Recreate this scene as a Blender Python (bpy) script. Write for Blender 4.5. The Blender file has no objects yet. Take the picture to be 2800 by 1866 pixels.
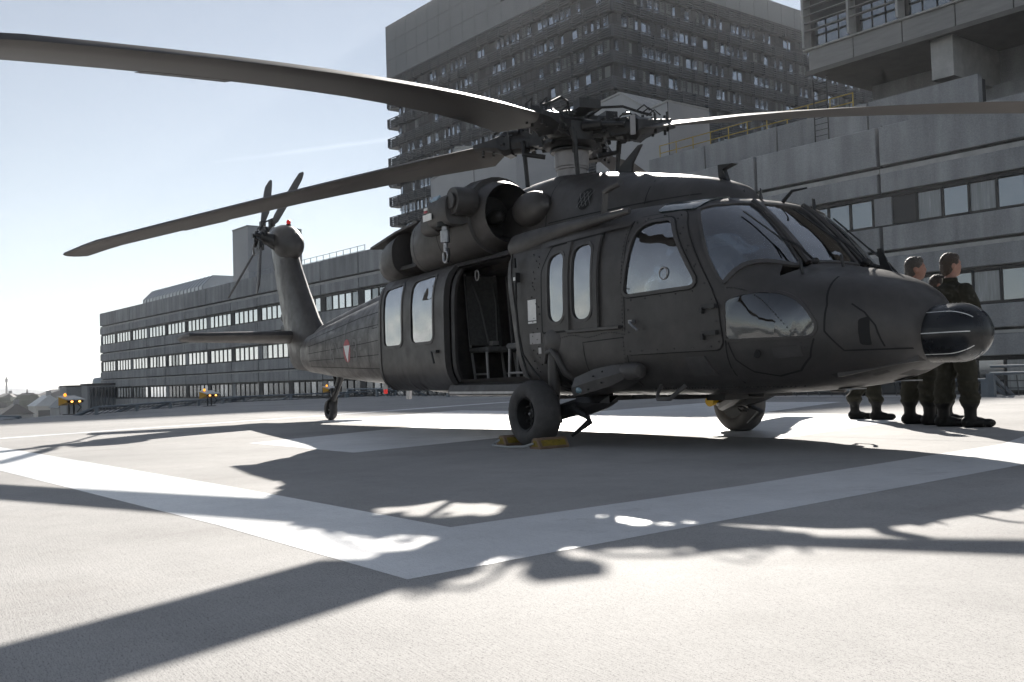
import bpy, bmesh, math, random
from mathutils import Vector, Matrix
random.seed(7)
R = math.radians
sc = bpy.context.scene
C = sc.collection
# ------------------------------------------------------------------ camera
cam_d = bpy.data.cameras.new('camera'); cam = bpy.data.objects.new('camera', cam_d); C.objects.link(cam)
CAM = Vector((9.2342, -6.6304, 0.6748)); YAW, PITCH, ROLL = 2.58514, 0.03651, -0.02990
f = Vector((math.cos(YAW)*math.cos(PITCH), math.sin(YAW)*math.cos(PITCH), math.sin(PITCH)))
r0 = Vector((math.sin(YAW), -math.cos(YAW), 0)); u0 = r0.cross(f)
rr = r0*math.cos(ROLL)+u0*math.sin(ROLL); uu = u0*math.cos(ROLL)-r0*math.sin(ROLL)
m = Matrix((rr, uu, -f)).transposed().to_4x4(); m.translation = CAM
cam.matrix_world = m
cam_d.sensor_width = 36; cam_d.lens = 34.738; cam_d.clip_start = .05; cam_d.clip_end = 20000
sc.camera = cam
# ------------------------------------------------------------------ light
SUN_EL, SUN_AZ = R(26.2), R(142.3)
sund = Vector((math.cos(SUN_EL)*math.cos(SUN_AZ), math.cos(SUN_EL)*math.sin(SUN_AZ), math.sin(SUN_EL)))
sl = bpy.data.lights.new('sun', 'SUN'); sl.energy = 4.9; sl.angle = R(.5); sl.color = (1, .95, .88)
so = bpy.data.objects.new('sun', sl); C.objects.link(so)
so.rotation_euler = (-sund).to_track_quat('-Z', 'Y').to_euler(); so.location = (0, 0, 90)
w = bpy.data.worlds.new('World'); sc.world = w; w.use_nodes = True
nt = w.node_tree; nt.nodes.clear()
sky = nt.nodes.new('ShaderNodeTexSky'); sky.sky_type = 'NISHITA'; sky.sun_disc = False
sky.sun_elevation = SUN_EL; sky.sun_rotation = R(90)-SUN_AZ
sky.altitude = 200; sky.air_density = 1.0; sky.dust_density = .0; sky.ozone_density = 1.5
bg = nt.nodes.new('ShaderNodeBackground'); bg.inputs[1].default_value = .05
wo = nt.nodes.new('ShaderNodeOutputWorld')
hs = nt.nodes.new('ShaderNodeHueSaturation'); hs.inputs['Saturation'].default_value = .48
nt.links.new(sky.outputs[0], hs.inputs['Color'])
# a thin contrail: a band along a great circle of the sky, broken up by noise
def wn(t, **k):
    q = nt.nodes.new(t)
    for a, b in k.items(): setattr(q, a, b)
    return q
tcw = wn('ShaderNodeTexCoord'); nz = wn('ShaderNodeTexNoise'); nz.inputs['Scale'].default_value = 14; nz.inputs['Detail'].default_value = 5; nt.links.new(tcw.outputs['Generated'], nz.inputs['Vector'])
c1, c2 = Vector((-.9415, .2605, .214)), Vector((-.8816, .4084, .2368)); cn = c1.cross(c2).normalized(); ca = (c2-c1).normalized()
def vdot(v):
    q = wn('ShaderNodeVectorMath', operation='DOT_PRODUCT'); q.inputs[1].default_value = v; nt.links.new(tcw.outputs['Generated'], q.inputs[0]); return q.outputs['Value']
def vmath(op, a, b, clamp=False):
    q = wn('ShaderNodeMath', operation=op, use_clamp=clamp)
    for i, v in enumerate((a, b)):
        if isinstance(v, (int, float)): q.inputs[i].default_value = v
        else: nt.links.new(v, q.inputs[i])
    return q.outputs[0]
wob = vmath('MULTIPLY', vmath('SUBTRACT', nz.outputs[0], .5), .0035)
off = vmath('ABSOLUTE', vmath('ADD', vdot(cn), wob), 0); core = vmath('SUBTRACT', 1, vmath('DIVIDE', off, .0032), True)
run = vmath('MULTIPLY', vmath('DIVIDE', vmath('SUBTRACT', vdot(ca), c1.dot(ca)-.02), .10, True), vmath('GREATER_THAN', vdot(c1), .5))
trail = vmath('MULTIPLY', vmath('MULTIPLY', core, run), vmath('ADD', nz.outputs[0], .1))
mxs = wn('ShaderNodeMix', data_type='RGBA', blend_type='ADD'); nt.links.new(vmath('MULTIPLY', trail, .8), mxs.inputs[0]); nt.links.new(hs.outputs[0], mxs.inputs[6]); mxs.inputs[7].default_value = (2.2, 2.2, 2.2, 1)
nt.links.new(mxs.outputs[2], bg.inputs[0]); nt.links.new(bg.outputs[0], wo.inputs[0])
vs = sc.view_settings
vs.view_transform = 'Standard'; vs.look = 'None'; vs.gamma = 1; vs.exposure = 1.1; vs.use_curve_mapping = False
cy = sc.cycles
cy.max_bounces = 6; cy.use_adaptive_sampling = True; cy.adaptive_threshold = .03; cy.transparent_max_bounces = 8; cy.diffuse_bounces = 3; cy.glossy_bounces = 3; cy.transmission_bounces = 3; cy.sample_clamp_indirect = 8; cy.caustics_reflective = False; cy.caustics_refractive = False
# ------------------------------------------------------------------ materials
MATS = {}
def mat(name, col=(.5, .5, .5), rough=.6, metal=0, var=.0, scale=8, bump=0, bscale=60, spec=.5, emit=None, coords='Object', stretch=None, mid=None):
    if name in MATS: return MATS[name]
    mm = bpy.data.materials.new(name); mm.use_nodes = True; MATS[name] = mm
    n = mm.node_tree.nodes; l = mm.node_tree.links; b = n['Principled BSDF']
    b.inputs['Base Color'].default_value = (*col, 1); b.inputs['Roughness'].default_value = rough
    b.inputs['Metallic'].default_value = metal; b.inputs['Specular IOR Level'].default_value = spec
    if var or bump:
        tc = n.new('ShaderNodeTexCoord'); src = tc.outputs[coords]
        if stretch:
            mp = n.new('ShaderNodeMapping'); mp.inputs['Scale'].default_value = stretch; l.new(src, mp.inputs[0]); src = mp.outputs[0]
    if var:
        t = n.new('ShaderNodeTexNoise'); t.inputs['Scale'].default_value = scale; t.inputs['Detail'].default_value = 6; t.inputs['Roughness'].default_value = .65
        l.new(src, t.inputs['Vector'])
        cr = n.new('ShaderNodeMapRange'); cr.inputs[1].default_value = .3; cr.inputs[2].default_value = .7
        cr.inputs[3].default_value = 1-var; cr.inputs[4].default_value = 1+var; l.new(t.outputs[0], cr.inputs[0])
        mx = n.new('ShaderNodeMix'); mx.data_type = 'RGBA'; mx.blend_type = 'MULTIPLY'; mx.inputs[0].default_value = 1
        mx.inputs[6].default_value = (*col, 1); cc = n.new('ShaderNodeCombineColor')
        for i in range(3): l.new(cr.outputs[0], cc.inputs[i])
        l.new(cc.outputs[0], mx.inputs[7]); l.new(mx.outputs[2], b.inputs['Base Color'])
        rm = n.new('ShaderNodeMapRange'); rm.inputs[3].default_value = max(.02, rough-.08); rm.inputs[4].default_value = min(1, rough+.08)
        l.new(t.outputs[0], rm.inputs[0]); l.new(rm.outputs[0], b.inputs['Roughness'])
    if bump:
        t2 = n.new('ShaderNodeTexNoise'); t2.inputs['Scale'].default_value = bscale; t2.inputs['Detail'].default_value = 4; l.new(src, t2.inputs['Vector'])
        bp = n.new('ShaderNodeBump'); bp.inputs['Strength'].default_value = bump; bp.inputs['Distance'].default_value = .02
        l.new(t2.outputs[0], bp.inputs['Height']); l.new(bp.outputs[0], b.inputs['Normal'])
    if emit:
        b.inputs['Emission Color'].default_value = (*emit[:3], 1); b.inputs['Emission Strength'].default_value = emit[3]
    return mm
def glass(name, tint=(.8, .85, .88), refl=.0, ior=1.5, alpha=.75, rough=.02):
    """thin pane: transparent with fresnel reflection"""
    mm = bpy.data.materials.new(name); mm.use_nodes = True; MATS[name] = mm
    n = mm.node_tree.nodes; l = mm.node_tree.links; n.remove(n['Principled BSDF']); out = n['Material Output']
    tr = n.new('ShaderNodeBsdfTransparent'); tr.inputs[0].default_value = (*[c*alpha for c in tint], 1)
    gl = n.new('ShaderNodeBsdfGlossy'); gl.inputs['Roughness'].default_value = rough; gl.inputs[0].default_value = (.95, .97, 1, 1)
    tc = n.new('ShaderNodeTexCoord'); wv = n.new('ShaderNodeTexNoise'); wv.inputs['Scale'].default_value = 2.6; wv.inputs['Detail'].default_value = 1; l.new(tc.outputs['Object'], wv.inputs['Vector'])
    bw = n.new('ShaderNodeBump'); bw.inputs['Strength'].default_value = .35; bw.inputs['Distance'].default_value = .05; l.new(wv.outputs[0], bw.inputs['Height']); l.new(bw.outputs[0], gl.inputs['Normal'])
    fr = n.new('ShaderNodeFresnel'); fr.inputs[0].default_value = ior
    ad = n.new('ShaderNodeMath'); ad.operation = 'ADD'; ad.use_clamp = True; ad.inputs[1].default_value = refl; l.new(fr.outputs[0], ad.inputs[0])
    mx = n.new('ShaderNodeMixShader'); l.new(ad.outputs[0], mx.inputs[0]); l.new(tr.outputs[0], mx.inputs[1]); l.new(gl.outputs[0], mx.inputs[2])
    l.new(mx.outputs[0], out.inputs[0]); return mm
def army(name, col):
    mm = mat(name, col, .5); n = mm.node_tree.nodes; l = mm.node_tree.links; b = n['Principled BSDF']; tc = n.new('ShaderNodeTexCoord')
    def nz_(sc_, det, st=(1, 1, 1)):
        mp = n.new('ShaderNodeMapping'); mp.inputs['Scale'].default_value = st; l.new(tc.outputs['Object'], mp.inputs[0]); t = n.new('ShaderNodeTexNoise'); t.inputs['Scale'].default_value = sc_; t.inputs['Detail'].default_value = det; t.inputs['Roughness'].default_value = .68; l.new(mp.outputs[0], t.inputs['Vector']); return t.outputs[0]
    def rg(v, a, b_, c, d): q = n.new('ShaderNodeMapRange'); q.inputs[1].default_value = a; q.inputs[2].default_value = b_; q.inputs[3].default_value = c; q.inputs[4].default_value = d; l.new(v, q.inputs[0]); return q.outputs[0]
    def ml(a, b_): q = n.new('ShaderNodeMath'); q.operation = 'MULTIPLY'; l.new(a, q.inputs[0]); l.new(b_, q.inputs[1]); return q.outputs[0]
    v = ml(ml(rg(nz_(1.3, 3), .3, .7, .78, 1.22), rg(nz_(9, 4), .3, .7, .88, 1.12)), ml(rg(nz_(5, 4, (1, 1, .12)), .35, .7, .90, 1.12), rg(nz_(230, 2), .3, .7, .80, 1.2)))
    mx = n.new('ShaderNodeMix'); mx.data_type = 'RGBA'; mx.blend_type = 'MULTIPLY'; mx.inputs[0].default_value = 1; cc = n.new('ShaderNodeCombineColor')
    for i in range(3): l.new(v, cc.inputs[i])
    dm = n.new('ShaderNodeMix'); dm.data_type = 'RGBA'; dm.inputs[6].default_value = (*col, 1); dm.inputs[7].default_value = (.085, .070, .055, 1); l.new(rg(nz_(2.2, 5, (1, 1, .5)), .58, .80, 0, .45), dm.inputs[0])
    l.new(dm.outputs[2], mx.inputs[6]); l.new(cc.outputs[0], mx.inputs[7]); l.new(mx.outputs[2], b.inputs['Base Color']); l.new(rg(nz_(4, 3), .3, .7, .36, .60), b.inputs['Roughness'])
    bp = n.new('ShaderNodeBump'); bp.inputs['Strength'].default_value = .25; bp.inputs['Distance'].default_value = .012; ad = n.new('ShaderNodeMath'); ad.operation = 'ADD'; l.new(nz_(2.6, 2), ad.inputs[0]); l.new(ml(nz_(200, 2), rg(nz_(1, 1), 0, 1, .08, .08)), ad.inputs[1]); l.new(ad.outputs[0], bp.inputs['Height']); l.new(bp.outputs[0], b.inputs['Normal'])
    return mm
PAINT = army('army_paint', (.048, .044, .042))
PAINT2 = army('army_paint_panel', (.060, .056, .054))
DARK = mat('dark_metal', (.026, .026, .027), .45, metal=.3, var=.3, scale=14)
BLACK = mat('black_rubber', (.012, .012, .012), .7, var=.25, scale=9)
SEAM = mat('gap_and_recess_black', (.008, .008, .008), .8)
STEEL = mat('bare_steel', (.34, .34, .35), .38, metal=.85, var=.15, scale=20)
GREYM = mat('mast_grey', (.30, .29, .29), .5, metal=.25, var=.12, scale=10)
WHITE = mat('white_marking', (.75, .75, .73), .5, var=.08, scale=12)
RED = mat('red_marking', (.35, .04, .05), .5, var=.15, scale=12)
FAINT = mat('faint_marking', (.11, .11, .11), .55)
INTER = mat('cabin_liner', (.050, .046, .044), .8, var=.3, scale=7, bump=.2, bscale=30)
FABRIC = mat('seat_fabric', (.10, .10, .10), .9, var=.3, scale=25, bump=.2, bscale=90)
RADOME = mat('radome_black', (.006, .007, .009), .28, var=.2, scale=5)
BLADE = mat('blade_paint', (.060, .054, .050), .55, var=.22, scale=4, bump=.05, bscale=100, stretch=(.6, 4, 4))
TYRE = mat('tyre_rubber', (.058, .055, .054), .75, var=.35, scale=10, bump=.15, bscale=70)
YELLOW = mat('safety_yellow', (.48, .30, .015), .55, var=.2, scale=15)
GLASS = glass('cockpit_glass', (.72, .80, .84), .22, 1.5, .78)
SGLASS = glass('side_window_glass', (.72, .80, .84), .30, 1.6, .75)
DGLASS = glass('door_window_glass', (.6, .66, .7), .34, 1.7, .6)
# ------------------------------------------------------------------ mesh builder
class MB:
    def __init__(s): s.v = []; s.f = []
    def add(s, vs, fs):
        o = len(s.v); s.v += [tuple(x) for x in vs]; s.f += [tuple(i+o for i in q) for q in fs]; return s
    def box(s, c, d, rot=None):
        c = Vector(c); pts = [Vector((x*d[0]/2, y*d[1]/2, z*d[2]/2)) for z in (-1, 1) for y in (-1, 1) for x in (-1, 1)]
        if rot is not None: pts = [rot @ q for q in pts]
        return s.add([c+q for q in pts], [(0, 2, 3, 1), (4, 5, 7, 6), (0, 1, 5, 4), (2, 6, 7, 3), (0, 4, 6, 2), (1, 3, 7, 5)])
    def bbox(s, a, b, bev=0):
        x0, y0, z0 = a; x1, y1, z1 = b
        if not bev: return s.box(((x0+x1)/2, (y0+y1)/2, (z0+z1)/2), (x1-x0, y1-y0, z1-z0))
        e = bev
        ring = lambda z, k: [(x0+k+e, y0+k, z), (x1-k-e, y0+k, z), (x1-k, y0+k+e, z), (x1-k, y1-k-e, z), (x1-k-e, y1-k, z), (x0+k+e, y1-k, z), (x0+k, y1-k-e, z), (x0+k, y0+k+e, z)]
        return s.loft([ring(z0, e*.7), ring(z0+e, 0), ring(z1-e, 0), ring(z1, e*.7)])
    def loft(s, rings, cap=True, closed=True):
        n = len(rings[0]); vs = [q for rg in rings for q in rg]; fs = []
        for i in range(len(rings)-1):
            for j in range(n if closed else n-1):
                a = i*n+j; b = i*n+(j+1) % n; fs.append((a, b, b+n, a+n))
        if cap and closed:
            fs.append(tuple(range(n-1, -1, -1))); k = (len(rings)-1)*n; fs.append(tuple(range(k, k+n)))
        return s.add(vs, fs)
    def tube(s, path, rad, n=8, cap=True):
        P = [Vector(q) for q in path]; rads = rad if isinstance(rad, (list, tuple)) else [rad]*len(P); rings = []
        t0 = (P[1]-P[0]).normalized(); a = Vector((0, 0, 1)) if abs(t0.z) < .9 else Vector((1, 0, 0)); u = t0.cross(a).normalized()
        for i, q in enumerate(P):
            t = (P[min(i+1, len(P)-1)]-P[max(i-1, 0)]).normalized(); u = (u-t*u.dot(t)).normalized(); v = t.cross(u)
            rings.append([q+(u*math.cos(k*2*math.pi/n)+v*math.sin(k*2*math.pi/n))*rads[i] for k in range(n)])
        return s.loft(rings, cap)
    def lathe(s, prof, c=(0, 0, 0), axis='z', n=24, rot=None, cap=True):
        c = Vector(c); rings = []
        M = {'z': Matrix.Identity(3), 'y': Matrix(((1, 0, 0), (0, 0, -1), (0, 1, 0))), 'x': Matrix(((0, 0, 1), (0, 1, 0), (-1, 0, 0)))}[axis]
        if rot is not None: M = rot
        for r, h in prof: rings.append([c+M @ Vector((r*math.cos(2*math.pi*k/n), r*math.sin(2*math.pi*k/n), h)) for k in range(n)])
        return s.loft(rings, cap)
    def ell(s, c, rad, n=16, m=10, rot=None):
        c = Vector(c); rings = []
        for i in range(1, m):
            a = math.pi*i/m; pts = []
            for k in range(n):
                q = Vector((rad[0]*math.sin(a)*math.cos(2*math.pi*k/n), rad[1]*math.sin(a)*math.sin(2*math.pi*k/n), -rad[2]*math.cos(a)))
                pts.append(c+(rot @ q if rot is not None else q))
            rings.append(pts)
        return s.loft(rings)
    def prism(s, poly, ext):
        e = Vector(ext); P = [Vector(q) for q in poly]; return s.loft([P, [q+e for q in P]])
    def build(s, name, material, parent=None, smooth=35, **props):
        me = bpy.data.meshes.new(name); me.from_pydata(s.v, [], s.f); me.update()
        return link(name, me, material, parent, smooth, **props)
def link(name, me, material, parent=None, smooth=35, fix=True, **props):
    if fix:
        bm = bmesh.new(); bm.from_mesh(me); bmesh.ops.recalc_face_normals(bm, faces=bm.faces); bm.to_mesh(me); bm.free()
    if smooth:
        me.shade_smooth(); me.set_sharp_from_angle(angle=R(smooth))
    o = bpy.data.objects.new(name, me); C.objects.link(o)
    for mt in (material if isinstance(material, (list, tuple)) else [material]): me.materials.append(mt)
    if parent: o.parent = parent
    for k, v in props.items(): o[k] = v
    return o
def empty(name, loc=(0, 0, 0), rz=0, **props):
    o = bpy.data.objects.new(name, None); C.objects.link(o); o.location = loc; o.rotation_euler = (0, 0, rz); o.empty_display_size = .2
    for k, v in props.items(): o[k] = v
    return o
def tag(o, label, cat, group=None):
    o['label'] = label; o['category'] = cat
    if group: o['group'] = group
    return o
def mirror(mb):
    q = MB(); q.v = [(x, -y, z) for x, y, z in mb.v]; q.f = [tuple(reversed(t)) for t in mb.f]; return q
def lerp(a, b, t): return a+(b-a)*t
def rpoly(pts, r=.08, seg=5):
    out = []; n = len(pts)
    for i in range(n):
        p0, p1, p2 = Vector(pts[i-1]), Vector(pts[i]), Vector(pts[(i+1) % n]); rad = r[i] if isinstance(r, (list, tuple)) else r
        a = p0-p1; b = p2-p1; k = min(rad, a.length*.48, b.length*.48); a = p1+a.normalized()*k; b = p1+b.normalized()*k
        for j in range(seg+1):
            t = j/seg; out.append(tuple((a*(1-t)**2+p1*2*t*(1-t)+b*t*t)))
    return out
def dens(poly, step):
    out = []
    for i in range(len(poly)):
        a, b = Vector(poly[i]), Vector(poly[(i+1) % len(poly)]); k = max(1, math.ceil((b-a).length/step))
        out += [tuple(a.lerp(b, j/k)) for j in range(k)]
    return out
def inset(poly, d):
    """move a simple polygon inwards by d"""
    P = [Vector(q) for q in poly]; n = len(P); ar = sum(P[i-1].x*P[i].y-P[i].x*P[i-1].y for i in range(n)); sg = 1 if ar > 0 else -1; out = []
    for i in range(n):
        a = (P[i]-P[i-1]); b = (P[(i+1) % n]-P[i])
        if a.length < 1e-6 or b.length < 1e-6: t = (a+b).normalized()
        else: t = (a.normalized()+b.normalized()).normalized()
        out.append(tuple(P[i]+Vector((-t.y, t.x))*d*sg))
    return out
def patch(outer, mp, o1, o0=None, holes=(), step=.15, mb=None):
    """polygon (with holes) mapped onto a surface; between offsets o0 and o1 when o0 is given"""
    bm = bmesh.new(); es = []
    for lp in [outer, *holes]:
        vs = [bm.verts.new((q[0], q[1], 0)) for q in lp]
        es += [bm.edges.new((vs[i], vs[(i+1) % len(vs)])) for i in range(len(vs))]
    bmesh.ops.triangle_fill(bm, use_beauty=True, use_dissolve=False, edges=es)
    for ax in (0, 1):
        lo = min(q[ax] for q in outer); hi = max(q[ax] for q in outer); k = int((hi-lo)/step)
        for i in range(1, k+1):
            co = [0, 0, 0]; no = [0, 0, 0]; co[ax] = lo+(hi-lo)*i/(k+1); no[ax] = 1
            bmesh.ops.bisect_plane(bm, geom=bm.verts[:]+bm.edges[:]+bm.faces[:], plane_co=co, plane_no=no, dist=1e-5)
    bm.verts.index_update(); uv = [(v.co.x, v.co.y) for v in bm.verts]; fs = [[v.index for v in q.verts] for q in bm.faces]
    be = [(e.verts[0].index, e.verts[1].index) for e in bm.edges if len(e.link_faces) == 1]; bm.free()
    mb = mb or MB()
    if o0 is None: return mb.add([mp(a, b, o1) for a, b in uv], fs)
    n = len(uv)
    return mb.add([mp(a, b, o1) for a, b in uv]+[mp(a, b, o0) for a, b in uv], fs+[[i+n for i in reversed(q)] for q in fs]+[(a, b, b+n, a+n) for a, b in be])
def strip(path, width, mp, o1, mb=None, step=.08):
    """thin line along a 2d path, laid on a surface"""
    mb = mb or MB(); P = []
    for i in range(len(path)-1):
        a, b = Vector(path[i]), Vector(path[i+1]); k = max(1, math.ceil((b-a).length/step)); P += [a.lerp(b, j/k) for j in range(k)]
    P.append(Vector(path[-1])); rg = []
    for i, q in enumerate(P):
        t = (P[min(i+1, len(P)-1)]-P[max(i-1, 0)]).normalized(); nn = Vector((-t.y, t.x))*width/2
        rg.append([mp(*(q-nn), o1), mp(*(q+nn), o1)])
    return mb.loft(rg, cap=False, closed=False)
def boolean(o, cutter, op='DIFFERENCE'):
    md = o.modifiers.new('b', 'BOOLEAN'); md.operation = op; md.object = cutter; md.solver = 'EXACT'
    dg = bpy.context.evaluated_depsgraph_get(); me = bpy.data.meshes.new_from_object(o.evaluated_get(dg))
    o.modifiers.clear(); old = o.data; o.data = me; me.name = old.name; bpy.data.meshes.remove(old)
    cm = cutter.data; bpy.data.objects.remove(cutter); bpy.data.meshes.remove(cm)
# ================================================================== HELICOPTER
heli = tag(empty('helicopter'), 'dark olive military transport helicopter parked on the landing deck, starboard cabin door slid open', 'helicopter')
H = heli
# stations: x, z bottom, z top, half width, z of max width, top exponent, bottom exponent
ST = [(4.66, .76, 1.12, .17, .93, 2.0, 2.0), (4.60, .69, 1.20, .30, .94, 2.1, 2.1), (4.45, .62, 1.315, .46, .97, 2.2, 2.2), (4.25, .565, 1.40, .62, 1.0, 2.25, 2.3),
      (4.0, .525, 1.475, .78, 1.02, 2.3, 2.5), (3.74, .50, 1.53, .90, 1.05, 2.35, 2.8), (3.55, .485, 1.73, .965, 1.07, 2.5, 3.0), (3.35, .475, 1.93, 1.02, 1.09, 2.8, 3.2),
      (3.12, .468, 2.12, 1.06, 1.11, 3.1, 3.5), (2.95, .465, 2.20, 1.08, 1.12, 3.3, 3.6), (2.7, .46, 2.23, 1.10, 1.13, 3.5, 3.8), (2.2, .46, 2.26, 1.135, 1.14, 4.0, 4.0),
      (1.4, .46, 2.27, 1.17, 1.15, 4.6, 4.2), (.46, .46, 2.26, 1.18, 1.15, 5.0, 4.4), (.34, .46, 2.10, 1.18, 1.15, 5.0, 4.4), (-1.4, .47, 2.10, 1.18, 1.15, 5.0, 4.4), (-2.1, .485, 2.10, 1.14, 1.15, 4.2, 4.0),
      (-2.7, .51, 2.09, 1.03, 1.17, 3.6, 3.6), (-3.4, .55, 2.06, .86, 1.20, 3.0, 3.2), (-4.3, .60, 2.0, .69, 1.22, 2.7, 3.0), (-5.57, .66, 1.89, .55, 1.24, 2.6, 2.8),
      (-7.0, .76, 1.73, .43, 1.25, 2.6, 2.7), (-8.0, .84, 1.61, .34, 1.23, 2.5, 2.6), (-8.5, .88, 1.56, .26, 1.22, 2.4, 2.4), (-8.9, .96, 1.48, .12, 1.22, 2.2, 2.2)]
_X = [-s[0] for s in ST]
def _pchip(k):
    ys = [s[k] for s in ST]; n = len(ys); d = [(ys[i+1]-ys[i])/(_X[i+1]-_X[i]) for i in range(n-1)]; mm = [d[0]]
    for i in range(1, n-1): mm.append(0 if d[i-1]*d[i] <= 0 else 2*d[i-1]*d[i]/(d[i-1]+d[i]))
    mm.append(d[-1]); return ys, mm
_PC = [None]+[_pchip(k) for k in range(1, 7)]
def sec(x):
    q = min(max(-x, _X[0]), _X[-1]); i = 0
    while i < len(_X)-2 and q > _X[i+1]: i += 1
    h = _X[i+1]-_X[i]; t = (q-_X[i])/h; out = []
    for k in range(1, 7):
        y, mm = _PC[k]; out.append((1+2*t)*(1-t)**2*y[i]+t*(1-t)**2*h*mm[i]+t*t*(3-2*t)*y[i+1]+t*t*(t-1)*h*mm[i+1])
    return out
def side_y(x, z):
    zb, zt, ww, zc, nt_, nb = sec(x); h, n = ((zt-zc), nt_) if z > zc else ((zc-zb), nb)
    s = min(abs(z-zc)/h, 1); return ww*(1-s**n)**(1/n)
def SF(x, t):
    """surface point; t from -pi/2 (keel) to pi/2 (roof), starboard"""
    zb, zt, ww, zc, nt_, nb = sec(x); h, n = ((zt-zc), nt_) if t > 0 else ((zc-zb), nb)
    return Vector((x, -ww*abs(math.cos(t))**(2/n), zc+math.copysign(h*abs(math.sin(t))**(2/n), t)))
def t_of_z(x, z):
    zb, zt, ww, zc, nt_, nb = sec(x); h, n = ((zt-zc), nt_) if z > zc else ((zc-zb), nb)
    return math.copysign(math.asin(min(1, (abs(z-zc)/h)**(n/2))), z-zc)
def t_of_y(x, y): zb, zt, ww, zc, nt_, nb = sec(x); return math.acos(min(1, (abs(y)/ww)**(nt_/2)))
def m_side(x, z, o): return Vector((x, -(side_y(x, z)+o), z))
def m_par(x, t, o):
    e = 1e-3; t = min(max(t, -1.55), 1.569); p_ = SF(x, t); n = (SF(x, t+e)-SF(x, t-e)).cross(SF(x+e, t)-SF(x-e, t))
    n.normalize()
    if n.dot(p_-Vector((x-.3, 0, 1.1))) < 0: n = -n
    return p_+n*o
def port(mp): return lambda a, b, o: Vector((mp(a, b, o).x, -mp(a, b, o).y, mp(a, b, o).z))
def m_top(x, y, o):
    """roof/windscreen surface over (x, y)"""
    t = t_of_y(x, y); p_ = m_par(x, t, o); return p_ if y < 0 else Vector((p_.x, -p_.y, p_.z))
def ring(x, n=60, dw=0, zlo=None, zhi=None, tz=0):
    pts = []
    for k in range(240):
        a = -math.pi/2+math.pi*k/239; q = SF(x, a); pts.append(Vector((q.y, q.z)))
    full = pts+[Vector((-q.x, q.y)) for q in reversed(pts)][1:-1]
    if dw: full = [Vector((math.copysign(max(0, abs(q.x)-dw), q.x), q.y)) for q in full]
    if zlo is not None: full = [Vector((q.x, max(q.y, zlo))) for q in full]
    if zhi is not None: full = [Vector((q.x, min(q.y, zhi))) for q in full]
    L = [0]
    for i in range(len(full)): L.append(L[-1]+(full[(i+1) % len(full)]-full[i]).length)
    out = []; j = 0
    for k in range(n):
        s = L[-1]*k/n
        while L[j+1] < s: j += 1
        q = full[j].lerp(full[(j+1) % len(full)], (s-L[j])/max(1e-9, L[j+1]-L[j])); out.append(Vector((x, q.x, q.y)))
    return out
xs = sorted(set([round(4.66-.02*k, 3) for k in range(4)]+[round(4.6-.11*k, 3) for k in range(123) if 4.6-.11*k > -8.9]+[.46, .42, .38, .34, -8.9]), reverse=True)
fus = MB().loft([ring(x) for x in xs]).build('fuselage', [PAINT, INTER], H, smooth=0)
# hollow cockpit and cabin
cav = MB(); rg = []
for x in [3.98, 3.8, 3.6, 3.4, 3.2, 3.0, 2.8, 2.4, 1.8, 1.2, .6, .5]: rg.append(ring(x, 48, .045, .62, sec(x)[1]-.05))
for x in [.3, -.3, -.9, -1.38]: rg.append(ring(x, 48, .045, .62, 2.02))
cavo = cav.loft(rg).build('cav', INTER, None, 0); boolean(fus, cavo)
# window and door outlines (x, z) on the side, (x, t) where the screen wraps to the front
DW = rpoly([(2.41, 2.0), (2.76, 1.995), (3.17, 1.39), (2.31, 1.375)], [.16, .07, .09, .07])
GW1 = rpoly([(1.17, 1.2), (1.17, 1.86), (1.43, 1.88), (1.43, 1.2)], .125, 8)
GW2 = rpoly([(1.57, 1.2), (1.57, 1.90), (1.85, 1.91), (1.85, 1.2)], .125, 8)
CH = rpoly([(3.43, 1.235), (3.6, 1.285), (3.82, 1.275), (4.0, 1.18), (4.10, 1.0), (4.07, .925), (3.43, .925)], [.03, .1, .1, .1, .06, .04, .03])
OP = rpoly([(-.86, 1.96), (.40, 1.985), (.66, .68), (-.86, .66)], .04)
tz = lambda x, z: (x, t_of_z(x, z))
ty = lambda x, y: (x, t_of_y(x, y))
RW = [tz(2.97, 2.055), tz(3.12, 1.84), tz(3.24, 1.62), tz(3.36, 1.44), tz(3.40, 1.40), (3.49, lerp(tz(3.40, 1.40)[1], ty(3.70, .44)[1], .36)), (3.60, lerp(tz(3.40, 1.40)[1], ty(3.70, .44)[1], .70)), ty(3.69, .46), ty(3.68, .42), ty(3.42, .38), ty(3.18, .34), ty(3.13, .36), (3.08, lerp(ty(3.13, .36)[1], tz(2.97, 2.055)[1], .45))]
RW = dens(RW, .1)
CWp = rpoly([(3.14, -.24), (3.70, -.27), (3.70, .27), (3.14, .24)], .03)
def cutter(polys):
    mb = MB()
    for poly, mp, a, b in polys: patch(poly, mp, a, b, step=.12, mb=mb)
    return mb.build('cut', INTER, None, 0)
cuts = []
for mp in (m_side, port(m_side)):
    for poly in (DW, GW1, GW2, CH): cuts.append((dens(poly, .12), mp, .03, -.12))
for mp in (m_par, port(m_par)): cuts.append((RW, mp, .03, -.11))
cuts.append((dens(CWp, .12), m_top, .03, -.12)); cuts.append((dens(OP, .15), m_side, .03, -.12))
boolean(fus, cutter(cuts))
for pl in fus.data.polygons:
    c = pl.center
    if -1.4 < c.x < 3.99 and abs(c.y) < side_y(c.x, min(max(c.z, .5), 2.2))-.02 and .61 < c.z < sec(c.x)[1]-.03: pl.material_index = 1
    elif abs(c.z-.62) < .004 or abs(c.z-2.02) < .004: pl.material_index = 1
fus.data.shade_smooth(); fus.data.set_sharp_from_angle(angle=R(28))
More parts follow.
